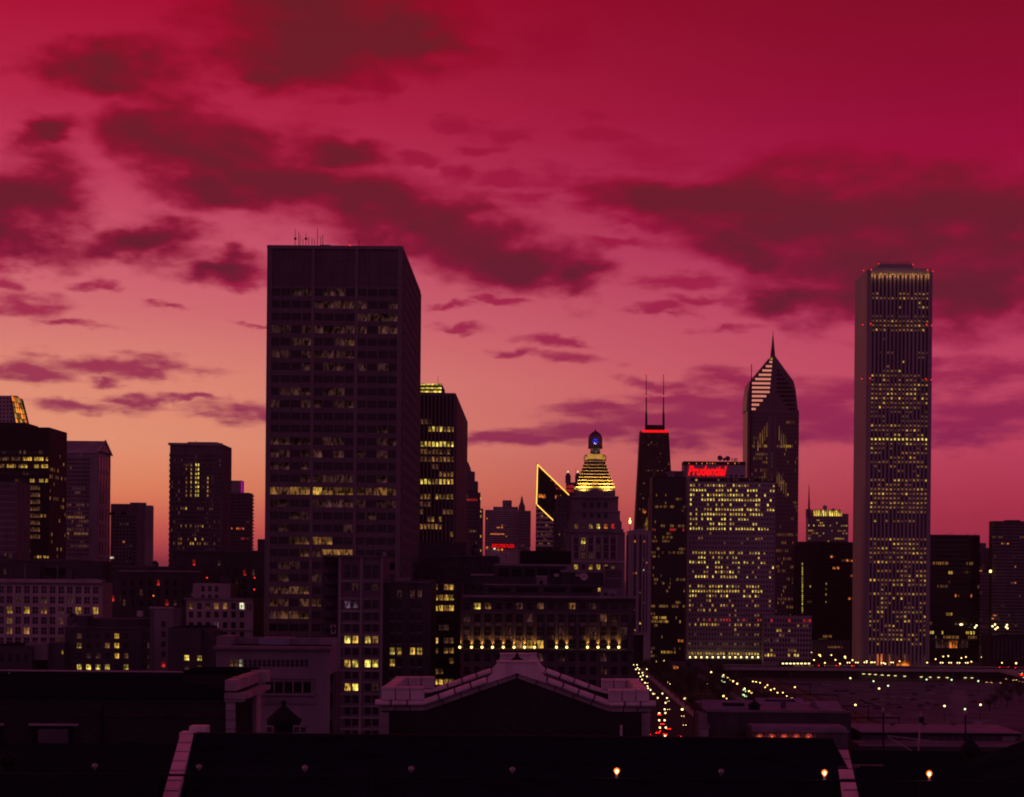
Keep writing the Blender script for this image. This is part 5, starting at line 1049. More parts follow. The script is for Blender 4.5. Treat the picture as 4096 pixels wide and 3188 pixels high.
mesh('pediment', [(X0 - 4, Yz - 3.6, 13), (X0 + 1.2, Yz - 3.6, 13), (X0 - 1.4, Yz - 3.6, 16), (X0 - 4, Yz - 2, 13), (X0 + 1.2, Yz - 2, 13), (X0 - 1.4, Yz - 2, 16)], [(0, 1, 2), (5, 4, 3), (0, 3, 4, 1), (1, 4, 5, 2), (2, 5, 3, 0)], stone, b.root, (X0 - 4, Yz - 3.6, 13)); box('entablature', X0 - 4, X0 + 1.2, Yz - 3.6, Yz - 2.01, 12.02, 12.98, stone, b.root)
l = lamp('POINT', (1, .35, .08), None, 900, shadow_soft_size=.3); link(l, Matrix.Translation((X0 - 1.2, Yz - 2.5, 4.2)), b.root)
box('entrance_glow', X0 - 2, X0 - .6, Yz - 2.2, Yz - 2.02, 3.1, 8, LIT['o'], b.root)
Yl2 = 742
c = Bld('arcaded_wing', 'low museum wing with five red-lit arches under a pale roof', 'building', 3010, 3392, 2928, None, Yl2, 26, stone_dk, roof=metal_roof)
c.at('cornice', 3006, 3396, 2921, 2929, stone, .7, 2); c.at('parapet', 3012, 3390, 2910, 2921, metal_roof, -2.0, 20)
for i in range(5):
    x = 3038 + 49 * i; p = P(x, 2952, Yl2); w = 14.5 / FPX * Yl2
    pts_ = [(p.x - w, p.z - 4.)] + [(p.x + w * math.cos(t_), p.z + w * math.sin(t_)) for t_ in [math.pi - math.pi * k / 10 for k in range(11)]] + [(p.x + w, p.z - 4.)]
    prism('arch_recess', pts_, Yl2 - .12, Yl2 - .004, stone_dk, c.root)
    pts2 = [(p.x + w * 1.25 * math.cos(t_), p.z + w * 1.25 * math.sin(t_)) for t_ in [math.pi * k / 10 for k in range(11)]] + [(p.x + w * math.cos(t_), p.z + w * math.sin(t_)) for t_ in [math.pi - math.pi * k / 10 for k in range(11)]]
    prism('arch_moulding', pts2, Yl2 - .4, Yl2 - .13, stone, c.root)
    for s_ in (-1, 1): box('pilaster', p.x + s_ * w * 1.7 - .25, p.x + s_ * w * 1.7 + .25, Yl2 - .4, Yl2 - .004, p.z - 4, c.Z1 - .5, stone, c.root); box('red_lamp', p.x + s_ * w * 1.2 - .3, p.x + s_ * w * 1.2 + .3, Yl2 - .7, Yl2 - .45, p.z - 2.4, p.z - 1.9, LIT['o'], c.root)
    l = lamp('POINT', (1, .12, .05), None, 170, shadow_soft_size=.2); link(l, Matrix.Translation((p.x, Yl2 - .8, p.z + .3)), c.root)
Yk2 = 765
b = Bld('long_zinc_roofed_hall', 'long low hall with a plain purple-grey roof in front of the parking lot', 'building', 3446, 4082, 2932, None, Yk2, 42, brick_far, roof=None)
box('roof', b.X0 - .5, b.X1 + .5, Yk2 - .5, Yk2 + 42, b.Z1, b.Z1 + .4, metal_roof, b.root); b.at('fascia', 3444, 4084, 2934, 2941, blackm, .6)
for x in (3572, 3700, 3818): b.block('roof_vent', x - 8, x + 8, 2893, 2902, stone_dk, 24, 3)
for i in range(20): b.at('pilaster', 3455 + 32 * i, 3459 + 32 * i, 2942, 2990, stone_dk, .2)
b.at('band', 3446, 4082, 2962, 2966, stone_dk, .35); b.at('door', 4010, 4060, 2945, 2990, stone, .3); b.block('tank', 3905, 3930, 2888, 2897, metal_roof, 30, 4)
b = Bld('ramp_wall_hall', 'dim walled yard in front of the long hall', 'wall', 3436, 4200, 2985, 3090, 640, 20, brick_far, roof=lotmat)
b.at('coping', 3436, 4200, 2982, 2987, stone, .4, 1)
sp = thing('steam_plume', 'pale wisp of steam rising from the long hall roof', 'steam', tuple(P(3835, 2896, 800))); sp['kind'] = 'stuff'
vm_ = bpy.data.materials.new('steam_volume'); vm_.use_nodes = True; _t = vm_.node_tree; _t.nodes.clear(); _o = _t.nodes.new('ShaderNodeOutputMaterial'); _v = _t.nodes.new('ShaderNodeVolumePrincipled'); _v.inputs['Density'].default_value = .035; _v.inputs['Color'].default_value = (.9, .85, .9, 1); _t.links.new(_v.outputs[0], _o.inputs['Volume'])
q_ = P(3835, 2894, 798); pl = lathe('plume', [(1.6, 0), (2.4, 3), (3.4, 7), (4.6, 11), (3.0, 14.5)], vm_, sp, tuple(q_), 14); pl['kind'] = 'stuff'

# ------------------------------------------------------------------ lamps
def street_lamp(name, label, cat, h, r, mat, arm=0.):
    t_ = thing(name, label, cat, (0, 0, 0)); rod('post', (0, 0, 0), (0, 0, h - r), .12, .08, blackm, t_); lathe('base', [(.3, 0), (.25, .7), (.12, .9)], blackm, t_, (0, 0, 0), 8)
    sphere('globe', r, mat, t_, (0, 0, h), 8); lathe('cap', [(r * .7, h + r * .75), (r * .2, h + r * 1.15)], blackm, t_, (0, 0, 0), 8); return t_
def lamps(proto, pts, z, h, label, group):
    first = True
    for x, y in pts:
        g = G(x, y, z + h); loc = (g.x, g.y, z)
        if first: place(proto, loc, 0, label, group); first = False
        else: copy_tree(proto, loc, 0, None, label, group)
c4 = lambda l: [(2450 + x * .3892, 2550 + y * .3892) for x, y in l]; c5 = lambda l: [(3200 + x * .4103, 2550 + y * .4103) for x, y in l]
lamps(street_lamp('avenue_lamp', '', 'street lamp', 8, .42, lamp_w), c4([(541, 1010), (548, 925), (487, 925), (536, 850), (480, 850), (544, 775), (481, 777), (536, 737), (545, 670), (560, 621), (465, 620), (513, 575), (418, 578), (391, 538), (366, 522), (360, 500), (334, 465), (316, 500), (308, 362), (286, 466), (262, 432), (304, 432), (288, 401), (313, 388), (270, 365), (240, 327), (275, 326), (257, 312), (215, 281), (252, 281), (354, 400), (352, 325)]), 0, 8, 'white globe lamp lining the avenue', 'white globe lamps along the avenue')
lamps(street_lamp('park_lamp', '', 'street lamp', 5, .55, lamp_y), c4([(1142, 387), (1183, 412), (1214, 433), (1240, 449), (1282, 474), (1360, 524), (1404, 552), (1429, 569), (1541, 638), (1595, 670)]), 0, 5, 'amber globe lamp in the slanting row along the park path', 'amber lamps along the park path')
lamps(street_lamp('park_lamp', '', 'street lamp', 5, .6, lamp_y), c4([(1014, 355), (571, 456), (597, 478), (977, 478), (744, 626), (1140, 601), (1173, 626), (716, 738)]), 0, 5, 'amber globe lamp standing among the dark park trees', 'amber lamps among the park trees')
lamps(street_lamp('path_light', '', 'lamp', 2.2, .42, lamp_g), c4([(1130, 400), (1146, 410), (1125, 445), (1140, 457), (1152, 457), (1345, 537), (1368, 551), (1342, 588), (1355, 590), (1360, 603), (1375, 603)]), 0, 2.2, 'small greenish light beside the park path', 'greenish lights beside the park path')
lamps(street_lamp('plaza_lamp', '', 'street lamp', 7, .7, lamp_y), c4([(424, 188), (438, 155), (474, 183), (451, 243), (368, 212), (518, 212), (529, 238), (400, 125), (601, 135)]), 0, 7, 'amber lamp at the far end of the avenue by the slim ribbed tower', 'amber lamps at the far end of the avenue')
lamps(street_lamp('viaduct_lamp', '', 'street lamp', 7, .75, lamp_y), c5([(107, 145), (139, 99), (190, 170), (407, 137), (438, 187), (805, 132), (1306, 133), (1686, 138), (1962, 210), (2157, 113), (2177, 143), (2107, 250)]), 0, 7, 'tall amber street lamp on the road behind the viaduct', 'amber lamps behind the viaduct')
rr = random.Random(33)
lamps(street_lamp('plaza_lamp', '', 'street lamp', 6, .55, lamp_y), [(3255 + 21 * i + rr.uniform(-9, 9), rr.uniform(2612, 2656)) for i in range(40)], 0, 6, 'small amber lamp in the streets below the right-hand towers', 'small amber lamps below the right-hand towers')
lamps(street_lamp('rail_lamp', '', 'street lamp', 7, .45, lamp_y), [(3010 + 15 * i + rr.uniform(-8, 8), 2722 + 6.5 * i + rr.uniform(-8, 8)) for i in range(14)], -8, 7, 'small amber lamp along the sunken railway tracks', 'small amber lamps along the tracks')
tw = thing('twin_lamp', '', 'street lamp', (0, 0, 0)); rod('post', (0, 0, 0), (0, 0, 4.6), .14, .1, blackm, tw); rod('arm', (-.9, 0, 4.6), (.9, 0, 4.6), .07, .07, blackm, tw)
for s_ in (-.9, .9): sphere('globe', .48, lamp_w, tw, (s_, 0, 5), 8)
lamps(tw, c5([(473, 245), (555, 244), (638, 243), (719, 242), (805, 248), (898, 243), (1381, 246), (1464, 246), (1545, 247), (1626, 247)]), 0, 5, 'twin-globe lamp on the plaza before the white skyscraper', 'twin-globe lamps before the white skyscraper')
ul = thing('underdeck_lamp', '', 'lamp', (0, 0, 0)); box('housing', -1.1, 1.1, -.25, .25, .12, .3, blackm, ul); box('tube', -1.0, 1.0, -.22, .22, -.15, .115, lamp_w, ul)
rod('hanger', (0, 0, .3), (0, 0, 1.6), .05, .05, blackm, ul)
first = True
for x, y in c5([(620, 355), (679, 358), (736, 361), (801, 366), (863, 369), (929, 373), (1021, 378), (1183, 385), (1269, 387), (1352, 389), (1435, 391), (1612, 392), (1677, 393)]):
    g = P(x, y, 1546); g.z = -3.2 + (0 if x < 3700 else -.6)
    g.z = P(x, y, 1546).z
    lb, gp = 'long white tube lamp hanging in the shade under the viaduct', 'tube lamps under the viaduct'
    if first: place(ul, tuple(g), 0, lb, gp); first = False
    else: copy_tree(ul, tuple(g), 0, None, lb, gp)
lamps(street_lamp('lot_lamp', '', 'street lamp', 9, .6, lamp_w), c5([(491, 396), (771, 497), (540, 657), (1409, 667), (1760, 655)]), -8, 9, 'tall white lamp post standing in the parking lot', 'lamp posts in the parking lot')
lamps(street_lamp('lot_lamp', '', 'street lamp', 9, .6, lamp_g), c5([(717, 425), (1234, 409), (1478, 412), (1738, 424), (1608, 697), (859, 470)]), -8, 9, 'lamp post with a greenish white light in the parking lot', 'greenish lamp posts in the parking lot')
lamps(street_lamp('rail_lamp', '', 'street lamp', 8, .5, lamp_y), c4([(1875, 510)]), -8, 8, 'lone amber lamp over the railway tracks', None)
# ------------------------------------------------------------------ cars
def make_car(name, body):
    t_ = thing(name, '', 'car', (0, 0, 0)); L, w = 2.25, .88
    pr = [(-L, .35), (-L, .85), (-L * .55, .95), (-L * .36, 1.42), (L * .28, 1.42), (L * .52, .95), (L * .95, .82), (L, .6), (L, .35)]
    n_ = len(pr); V = [(x, y, z) for x in (-w, w) for y, z in pr]; F = [tuple(range(n_)), tuple(range(2 * n_ - 1, n_ - 1, -1))] + [(i, i + n_, (i + 1) % n_ + n_, (i + 1) % n_) for i in range(n_)]
    o = mesh('body', V, F, body, t_); fixn(o)
    mesh('windscreen', [(-w * .9, L * .535, .97), (w * .9, L * .535, .97), (w * .82, L * .295, 1.39), (-w * .82, L * .295, 1.39)], [(0, 1, 2, 3)], glass, t_)
    mesh('rear_window', [(-w * .9, -L * .565, .97), (-w * .82, -L * .375, 1.39), (w * .82, -L * .375, 1.39), (w * .9, -L * .565, .97)], [(0, 1, 2, 3)], glass, t_)
    for s_ in (-1, 1):
        mesh('side_window', [(s_ * (w + .01), -L * .5, .97), (s_ * (w + .01), L * .45, .97), (s_ * (w + .01), L * .27, 1.36), (s_ * (w + .01), -L * .34, 1.36)], [(0, 1, 2, 3)], glass, t_)
        for y in (-1.35, 1.4): rod('wheel', (s_ * (w - .18), y, .33), (s_ * (w + .03), y, .33), .33, .33, blackm, t_, 10)
        box('headlight', s_ * .62 - .16, s_ * .62 + .16, L + .0, L + .05, .58, .74, head_m, t_); box('tail_light', s_ * .62 - .22, s_ * .62 + .22, -L - .05, -L, .60, .82, tail_m, t_)
    return t_
off_h = wall('headlight_glass', (.5, .5, .5), .2); off_r = wall('tail_lens', (.3, .02, .02), .3)
paints = [wall('paint_' + n_, c_, .3, .05, .1, .5) for n_, c_ in (('black', (.02, .02, .022)), ('maroon', (.12, .03, .03)), ('silver', (.35, .35, .37)), ('blue', (.04, .06, .14)), ('white', (.55, .53, .52)))]
cn_ = ('black', 'maroon', 'silver', 'dark blue', 'white')
head_m, tail_m = off_h, off_r; protos = [make_car('parked_car', p_) for p_ in paints]; used = [False] * 5
rr = random.Random(15)
def put(protos, used, k, loc, rz, label, group):
    if not used[k]: place(protos[k], loc, rz, label, group); used[k] = True
    else: copy_tree(protos[k], loc, rz, None, label, group)
lotpx = [(710, 605), (735, 600), (760, 607), (790, 612), (865, 650), (945, 645), (975, 680), (1040, 590), (1015, 495), (1120, 550), (1150, 635), (1190, 645), (1240, 640), (1275, 630), (1240, 690), (1170, 665), (930, 580), (960, 584), (600, 615), (650, 635), (690, 645), (720, 665), (740, 690), (770, 680), (820, 705), (840, 735), (865, 760), (540, 600), (515, 545), (460, 520), (420, 520), (355, 520), (700, 480), (840, 465), (870, 470), (1080, 460), (1175, 495), (1250, 480), (1290, 480), (1260, 515), (1290, 545), (1665, 560), (1690, 625), (1480, 460), (1300, 465), (1380, 462), (1105, 605), (1330, 660), (545, 745), (560, 765)]
for i, (x, y) in enumerate(c5(lotpx)):
    g = G(x, y, -7.4)
    if 206 < g.x < 418 and 1032 < g.y < 1494: k = rr.choice((0, 0, 1, 2, 3, 3, 4)); put(protos, used, k, (g.x, g.y, -7.98), rr.choice((R_(90), R_(90), R_(70), R_(-90))) + rr.uniform(-.1, .1), cn_[k] + ' car parked in the open parking lot', 'cars parked in the open lot')
g = G(3302, 2741, -7.4); vn = thing('parked_van', 'pale van parked by the railway at the edge of the lot', 'van', (g.x, g.y, -8))
box('body', g.x - 2.4, g.x + 2.0, g.y - 1, g.y + 1, -7.6, -5.6, stone_pale, vn); box('bonnet', g.x + 2.0, g.x + 2.9, g.y - .95, g.y + .95, -7.6, -6.7, stone_pale, vn); box('side_window', g.x - 1.8, g.x + 1.6, g.y - 1.02, g.y - 1.001, -6.5, -5.9, glass, vn)
for xx in (-1.6, 1.7): rod('wheel', (g.x + xx, g.y - 1.05, -7.6), (g.x + xx, g.y + 1.05, -7.6), .38, .38, blackm, vn, 10)
head_m, tail_m = emit('headlight_on', (1, .55, .2), 8), emit('tail_light_on', (1, .006, .004), 22)
mov = [make_car('moving_car', p_) for p_ in paints]; usedm = [False] * 5
av = [(59, 802), (62, 828), (65, 815), (58, 833), (69, 856), (56, 872), (61, 881), (66, 800), (63, 812), (68, 824), (61, 836), (66, 848), (58, 860), (64, 873), (69, 806), (60, 822), (72, 838), (57, 846), (70, 862), (62, 890), (68, 905), (58, 915), (67, 935), (60, 950), (70, 1000), (63, 1060), (68, 1130), (60, 1190), (66, 1260)]
for i, (x, y) in enumerate(av): put(mov, usedm, i % 5, (x, y, .01), rr.uniform(-.03, .03), cn_[i % 5] + ' car with red tail lights driving up the avenue', 'cars driving up the avenue')
for i, (x, y) in enumerate([(78, 930), (82, 990), (78, 1040), (83, 1110), (79, 1180), (82, 1300)]): put(mov, usedm, i % 5, (x, y, .01), math.pi, cn_[i % 5] + ' car with white headlights coming down the avenue', 'cars coming down the avenue')
for i, (x, y) in enumerate(c5([(130, 200), (150, 212), (165, 210), (232, 192), (292, 214), (205, 275), (1780, 255), (1830, 262), (1870, 268), (1920, 276), (1990, 288), (2060, 292), (2130, 295)])):
    g = G(x, y, .5); put(mov, usedm, i % 5, (g.x, min(g.y, 1584), .04), R_(-80) if x < 3600 else (R_(80) if i % 2 else R_(-85)), cn_[i % 5] + ' car on the road deck of the viaduct', 'cars on the viaduct')
for i, (x, y) in enumerate([(397, 1470), (398, 1500), (391, 1440), (386, 1400), (381, 1350), (395, 1490), (388, 1420)]):
    z = -.2 - .5 * ((1541 - y) / 60); put(mov, usedm, i % 5, (x + (4 if i % 2 else -3), y, z + .02), math.pi if i % 3 else 0., cn_[i % 5] + ' car with headlights on the curving ramp', 'cars on the curving ramp')
for i, (x, y) in enumerate(c5([(1720, 352), (1770, 358), (1790, 350), (1830, 366), (1850, 360), (1880, 378), (1905, 372), (1940, 390), (1965, 386), (1995, 402), (2030, 400), (2060, 415), (2090, 412), (2120, 425), (2160, 432), (1800, 435), (1850, 437), (1940, 440)])):
    g = G(x, y, -7.3); put(mov, usedm, i % 5, (g.x, g.y, -7.98), math.pi + .5, cn_[i % 5] + ' car with amber headlights in the queue right of the lot', 'cars queuing right of the lot')
# ------------------------------------------------------------------ park trees
def make_tree(seed, h, w):
    r_ = random.Random(seed); t_ = thing('park_tree', '', 'tree', (0, 0, 0)); V, F = [], []
    def limb(a, b, r0, r1):
        a, b = Vector(a), Vector(b); d = (b - a).normalized(); s_ = d.orthogonal().normalized(); u_ = d.cross(s_); i = len(V)
        for p_, q_ in ((a, r0), (b, r1)): V.extend(tuple(p_ + q_ * (math.cos(k * 1.2566) * s_ + math.sin(k * 1.2566) * u_)) for k in range(5))
        F.extend((i + k, i + (k + 1) % 5, i + 5 + (k + 1) % 5, i + 5 + k) for k in range(5))
    limb((0, 0, 0), (.1, 0, h * .35), .28, .2); tips = []
    for k in range(9):
        a0 = k * 2.4; z0 = h * r_.uniform(.28, .5); m_ = (w * .45 * math.cos(a0), w * .45 * math.sin(a0), z0 + h * .25); e_ = (w * r_.uniform(.7, 1.) * math.cos(a0 + .3), w * r_.uniform(.7, 1.) * math.sin(a0 + .3), z0 + h * r_.uniform(.3, .5))
        limb((.1, 0, z0), m_, .13, .08); limb(m_, e_, .08, .03); tips += [m_, e_]
    limb((.1, 0, h * .35), (0, .2, h * .9), .2, .04); tips.append((0, .2, h * .9))
    mesh('trunk', V, F, bark, t_)
    V, F = [], []
    for k in range(520):
        c_ = Vector(r_.choice(tips)); p_ = c_ + Vector((r_.gauss(0, w * .22), r_.gauss(0, w * .22), r_.gauss(0, h * .085))); s_ = r_.uniform(.18, .42); d = Vector((r_.uniform(-1, 1), r_.uniform(-1, 1), r_.uniform(-1, 1))).normalized(); u_ = d.orthogonal().normalized() * s_; v_ = d.cross(u_); i = len(V)
        V += [tuple(p_ - u_), tuple(p_ + v_ * .6), tuple(p_ + u_), tuple(p_ - v_ * .6)]; F.append((i, i + 1, i + 2, i + 3))
    mesh('crown', V, F, leafm, t_); return t_
tp_ = [make_tree(s_, h_, w_) for s_, h_, w_ in ((1, 11, 3.6), (2, 9, 3.2), (3, 13, 4.2))]; usedt = [False] * 3
rr = random.Random(27); cnt = 0
spots = []
for k in range(400):
    x, y = rr.uniform(95, 146), rr.uniform(905, 1505)
    if abs(x - 130) < 5 or any((x - a_) ** 2 + (y - b_) ** 2 < 60 for a_, b_ in spots): continue
    spots.append((x, y))
    if len(spots) >= 64: break
for i, (x, y) in enumerate(spots): put(tp_, usedt, i % 3, (x, y, 0), rr.uniform(0, 6), 'dark leafy tree in the park between avenue and railway', 'trees in the dark park')
for i, y in enumerate(range(760, 1500, 38)): put(tp_, usedt, i % 3, (90.5, y + 7, .14), rr.uniform(0, 6), 'dark tree on the avenue kerb beside the park', 'trees along the avenue kerb')
for i, (x, y) in enumerate(c5([(2000, 560), (2060, 600), (1960, 640), (2120, 560), (2020, 680), (2150, 640), (1900, 680), (1850, 720)])):
    g = G(x, y, -8); put(tp_, usedt, i % 3, (g.x, g.y, -8), rr.uniform(0, 6), 'dark tree on the slope right of the parking lot', 'trees right of the parking lot')
# ------------------------------------------------------------------ foreground roofs
# coping stones as blocks with a rounded top, raised saddles at the joints
def coping_run(parent, pts, y, prof, mat, n, name='coping_block', saddle=True, gap=.024):
    """blocks along a polyline in the x-z plane; prof: (depth, height) outline"""
    seg = [(Vector(a), Vector(b)) for a, b in zip(pts, pts[1:])]
    for (a, b), k in zip(seg, n if isinstance(n, list) else [n] * len(seg)):
        d = (b - a).normalized(); nrm = Vector((-d.y, d.x))
        if nrm.y < 0: nrm = -nrm
        for i in range(k):
            p0 = a + (b - a) * (i / k) + d * gap; p1 = a + (b - a) * ((i + 1) / k) - d * gap; V, F = [], []; m_ = len(prof)
            for p_ in (p0, p1): V += [(p_.x + nrm.x * h_, y + dd, p_.y + nrm.y * h_) for dd, h_ in prof]
            F = [tuple(range(m_)), tuple(range(2 * m_ - 1, m_ - 1, -1))] + [(j, j + m_, (j + 1) % m_ + m_, (j + 1) % m_) for j in range(m_)]
            o = mesh(name, V, F, mat, parent, V[0]); fixn(o)
            if saddle and i:
                q0 = a + (b - a) * (i / k); V = []
                for p_ in (q0 - d * .022, q0 + d * .022): V += [(p_.x + nrm.x * (h_ + (.03 if h_ > 0 else 0)), y + dd * 1.02 - (.02 if dd < .2 else 0), p_.y + nrm.y * (h_ + (.03 if h_ > .02 else 0))) for dd, h_ in prof]
                o = mesh('joint_saddle', V, F, joint, parent, V[0]); fixn(o)
def px2(x, y, Y): p = P(x, y, Y); return (p.x, p.z)
YG = 75.
def gable(Y, eaves=True):
    k = Y / 75.; f = lambda x, y: (P(x, y, 75.).x, P(x, y, 75.).z)      # the same real shape at any depth
    return f
g = thing('gabled_parapet', 'dark brick gable end edged with glazed white terracotta coping blocks', 'gabled roof', (P(2065, 2900, YG).x, YG, 60))
f = lambda x, y: (P(x, y, YG).x, P(x, y, YG).z)
wallpts = [f(1530, 2843), f(1702, 2843), f(2068, 2714), f(2438, 2846), f(2592, 2846)]
prism('gable_wall', [(wallpts[0][0], 58)] + wallpts + [(wallpts[-1][0], 58)], YG, YG + .4, brick_dk, g)
band = [(0, 0), (0, .20), (.4, .20), (.4, 0)]; roll = [(-.10, 0), (-.16, .06), (-.15, .15), (-.06, .22), (.12, .25), (.35, .20), (.40, .1), (.40, 0)]
def gset(yo, back=False):
    nm = (2 if back else 3)
    coping_run(g, [f(1520, 2842), f(1701, 2842)], YG + yo - .06, band, terra_dk, 3, 'frieze_block', False)
    coping_run(g, [f(1701, 2842), f(2068, 2712), f(2438, 2846)], YG + yo - .06, band, terra_dk, 5, 'frieze_block', False)
    coping_run(g, [f(2438, 2846), f(2604, 2847)], YG + yo - .06, band, terra_dk, 3, 'frieze_block', False)
    coping_run(g, [f(1500, 2821), f(1697, 2821)], YG + yo - .12, roll, terra, 3)
    coping_run(g, [f(1697, 2821), f(1953, 2731)], YG + yo - .12, roll, terra, 4)
    coping_run(g, [f(2184, 2731), f(2434, 2825)], YG + yo - .12, roll, terra, 4)
    coping_run(g, [f(2434, 2825), f(2624, 2826)], YG + yo - .12, roll, terra, 3)
    # flared crest: two concave wings and a middle block
    L = [f(1953, 2731), f(1951, 2712), f(1966, 2698), f(1979, 2680), f(1987, 2662), f(1989, 2649), f(2024, 2649), f(2024, 2708)]
    prism('crest_block', L, YG + yo - .14, YG + yo + .34, terra, g); M_ = [f(2025, 2649), f(2111, 2649), f(2111, 2708), f(2068, 2692), f(2025, 2708)]; prism('crest_block', M_, YG + yo - .14, YG + yo + .34, terra, g)
    Rr = [f(2112, 2649), f(2147, 2649), f(2150, 2662), f(2158, 2680), f(2171, 2698), f(2186, 2712), f(2184, 2731), f(2112, 2708)]; prism('crest_block', Rr, YG + yo - .14, YG + yo + .34, terra, g)
    for x0, x1 in ((1986, 2024.5), (2024.8, 2111.2), (2111.5, 2150)): a_, b_ = f(x0, 2652), f(x1, 2645); box('crest_cap', a_[0] + .004, b_[0] - .004, YG + yo - .20, YG + yo + .38, a_[1] + .03, b_[1] + .02, terra, g)
    for x0, x1, n in ((1526, 1699, 3), (2432, 2597, 3)):           # eave blocks
        for i in range(n):
            xa = x0 + (x1 - x0) * i / n; a_, b_ = f(xa, 2797 if x0 < 2000 else 2803), f(xa + (x1 - x0) / n, 2750 if x0 < 2000 else 2760)
            box('eave_block', a_[0] + .022, b_[0] - .022, YG + yo - .25, YG + yo + .3, a_[1], b_[1] - .06, terra, g); box('eave_cap', a_[0] + .014, b_[0] - .014, YG + yo - .3, YG + yo + .34, b_[1] - .057, b_[1] + .03, terra, g)
gset(0.); gset(7.6, True)
for s_, x in ((-1, 1526), (1, 2597)):                              # side parapets running back between front and rear gables
    a_ = f(x, 2797 if s_ < 0 else 2803); t0 = f(x, 2750 if s_ < 0 else 2760)[1]
    for i in range(7): y0 = YG + .36 + i * 1.0; xx = a_[0] + (0 if s_ < 0 else -.45); box('side_block', xx, xx + .45, y0, y0 + .94, a_[1], t0 - .01, terra, g)
xm, zm = f(2068, 2720); xa, za = f(1560, 2846); xb, zb = f(2570, 2850)
mesh('roof_slope', [(xa, YG + .41, za), (xm, YG + .41, zm), (xb, YG + .41, zb), (xa, YG + 7.5, za), (xm, YG + 7.5, zm), (xb, YG + 7.5, zb)], [(0, 1, 4, 3), (1, 2, 5, 4)], slate, g, (xm, YG, zm))
prism('rear_wall', [(wallpts[0][0], 58)] + wallpts + [(wallpts[-1][0], 58)], YG + 7.6, YG + 8., brick_dk, g)
for x0, x1, y0 in ((1527, 1556, 2850), (2566, 2600, 2852)):
    for j in range(4): a_, b_ = f(x0, y0 + 45 * (j + 1)), f(x1, y0 + 45 * j); box('corner_pilaster', a_[0], b_[0], YG - .12, YG - .003, a_[1] + .012, b_[1], terra_dk, g)
a_ = f(2484, 2898); rod('drain_pipe', (a_[0], YG - .15, 60), (a_[0], YG - .15, a_[1]), .05, .05, terra, g, 8)
# ventilator caps
def ventilator(label, x, ytop, ybot, w, Y, zfoot):
    p = P(x, ytop, Y); u_ = Y / FPX; h = (ybot - ytop) * u_; r_ = w / 2 * u_; t_ = thing('roof_ventilator', label, 'roof ventilator', (p.x, Y, zfoot))
    lathe('cap', [(r_ * .98, -h * .62), (r_, -h * .50), (r_ * .92, -h * .46), (r_ * .5, -h * .30), (r_ * .2, -h * .19), (r_ * .1, -h * .13)], blackm, t_, tuple(p), 14, False)
    sphere('finial', r_ * .16, blackm, t_, (p.x, Y, p.z - h * .09), 8); lathe('body', [(r_ * .56, zfoot - p.z), (r_ * .56, -h * .61)], blackm, t_, tuple(p), 12, True); return t_
# the near dark roof: steep slate slope between two white coping strips
n = thing('near_slate_roof', 'nearest black slate roof slope with white coping strips at both ends', 'roof', (0, 40, 60))
YB, YT = 36.2, 42.0
xl, xr = P(742, 3000, 41).x, P(3360, 3050, 41).x
zT, zB = P(2000, 2950, YT).z, P(2000, 3300, YB).z
mesh('slate_slope', [(xl, YB, zB), (xr, YB, zB), (xr, YT, zT), (xl, YT, zT), (xl, YT + 6, zB), (xr, YT + 6, zB)], [(0, 1, 2, 3), (3, 2, 5, 4), (0, 3, 4), (1, 5, 2)], slate, n, (xl, YB, zB))
for j in range(12):                                               # slate courses
    t0 = j / 12; y0 = YB + (YT - YB) * t0; z0 = zB + (zT - zB) * t0
    mesh('slate_course', [(xl, y0, z0 + .012), (xr, y0, z0 + .012), (xr, y0 + .44, z0 + .012 + .44 * (zT - zB) / (YT - YB)), (xl, y0 + .44, z0 + .012 + .44 * (zT - zB) / (YT - YB)), (xl, y0, z0 + .001), (xr, y0, z0 + .001)], [(0, 1, 2, 3), (4, 5, 1, 0)], slate, n, (xl, y0, z0))
box('ridge_cap', xl, xr, YT - .1, YT + .14, zT - .02, zT + .05, blackm, n)
def strip(pts, Yn_, Yf_, n_, wpx):
    (xa, ya), (xb, yb) = pts; A, B = P(xa, ya, Yn_), P(xb, yb, Yf_); w = wpx / FPX * Yn_
    for i in range(n_):
        p0, p1 = A.lerp(B, (i + .08) / n_), A.lerp(B, (i + .92) / n_); V = []
        for p_ in (p0, p1): V += [(p_.x, p_.y, p_.z), (p_.x + w, p_.y, p_.z), (p_.x + w, p_.y, p_.z - .35), (p_.x, p_.y, p_.z - .35)]
        mesh('coping_block', V, [(3, 2, 1, 0), (4, 5, 6, 7)] + [(k, (k + 1) % 4, (k + 1) % 4 + 4, k + 4) for k in range(4)], terra, n, V[0])
    V = []
    for p_ in (A, B): V += [(p_.x + .02, p_.y, p_.z - .02), (p_.x + w - .02, p_.y, p_.z - .02), (p_.x + w - .02, p_.y, p_.z - 1.6), (p_.x + .02, p_.y, p_.z - 1.6)]
    mesh('parapet_wall', V, [(3, 2, 1, 0), (4, 5, 6, 7)] + [(k, (k + 1) % 4, (k + 1) % 4 + 4, k + 4) for k in range(4)], joint, n, V[0])
strip(((645, 3205), (722, 2935)), 36.6, 41.9, 7, 60); strip(((3378, 3205), (3338, 2996)), 36.9, 41.9, 5, 62)
p = P(722, 2930, 42); w_ = 62 / FPX * 42
box('end_block', p.x - .02, p.x + w_, 41.95, 42.5, p.z - .5, p.z - .0, terra, n); box('end_block', p.x + .1, p.x + w_ + .14, 42.52, 43.0, p.z - .4, p.z + .10, terra, n)
box('ridge_beam', xl, xr, YT + .2, YT + .3, zT - .4, zT - .06, blackm, n)
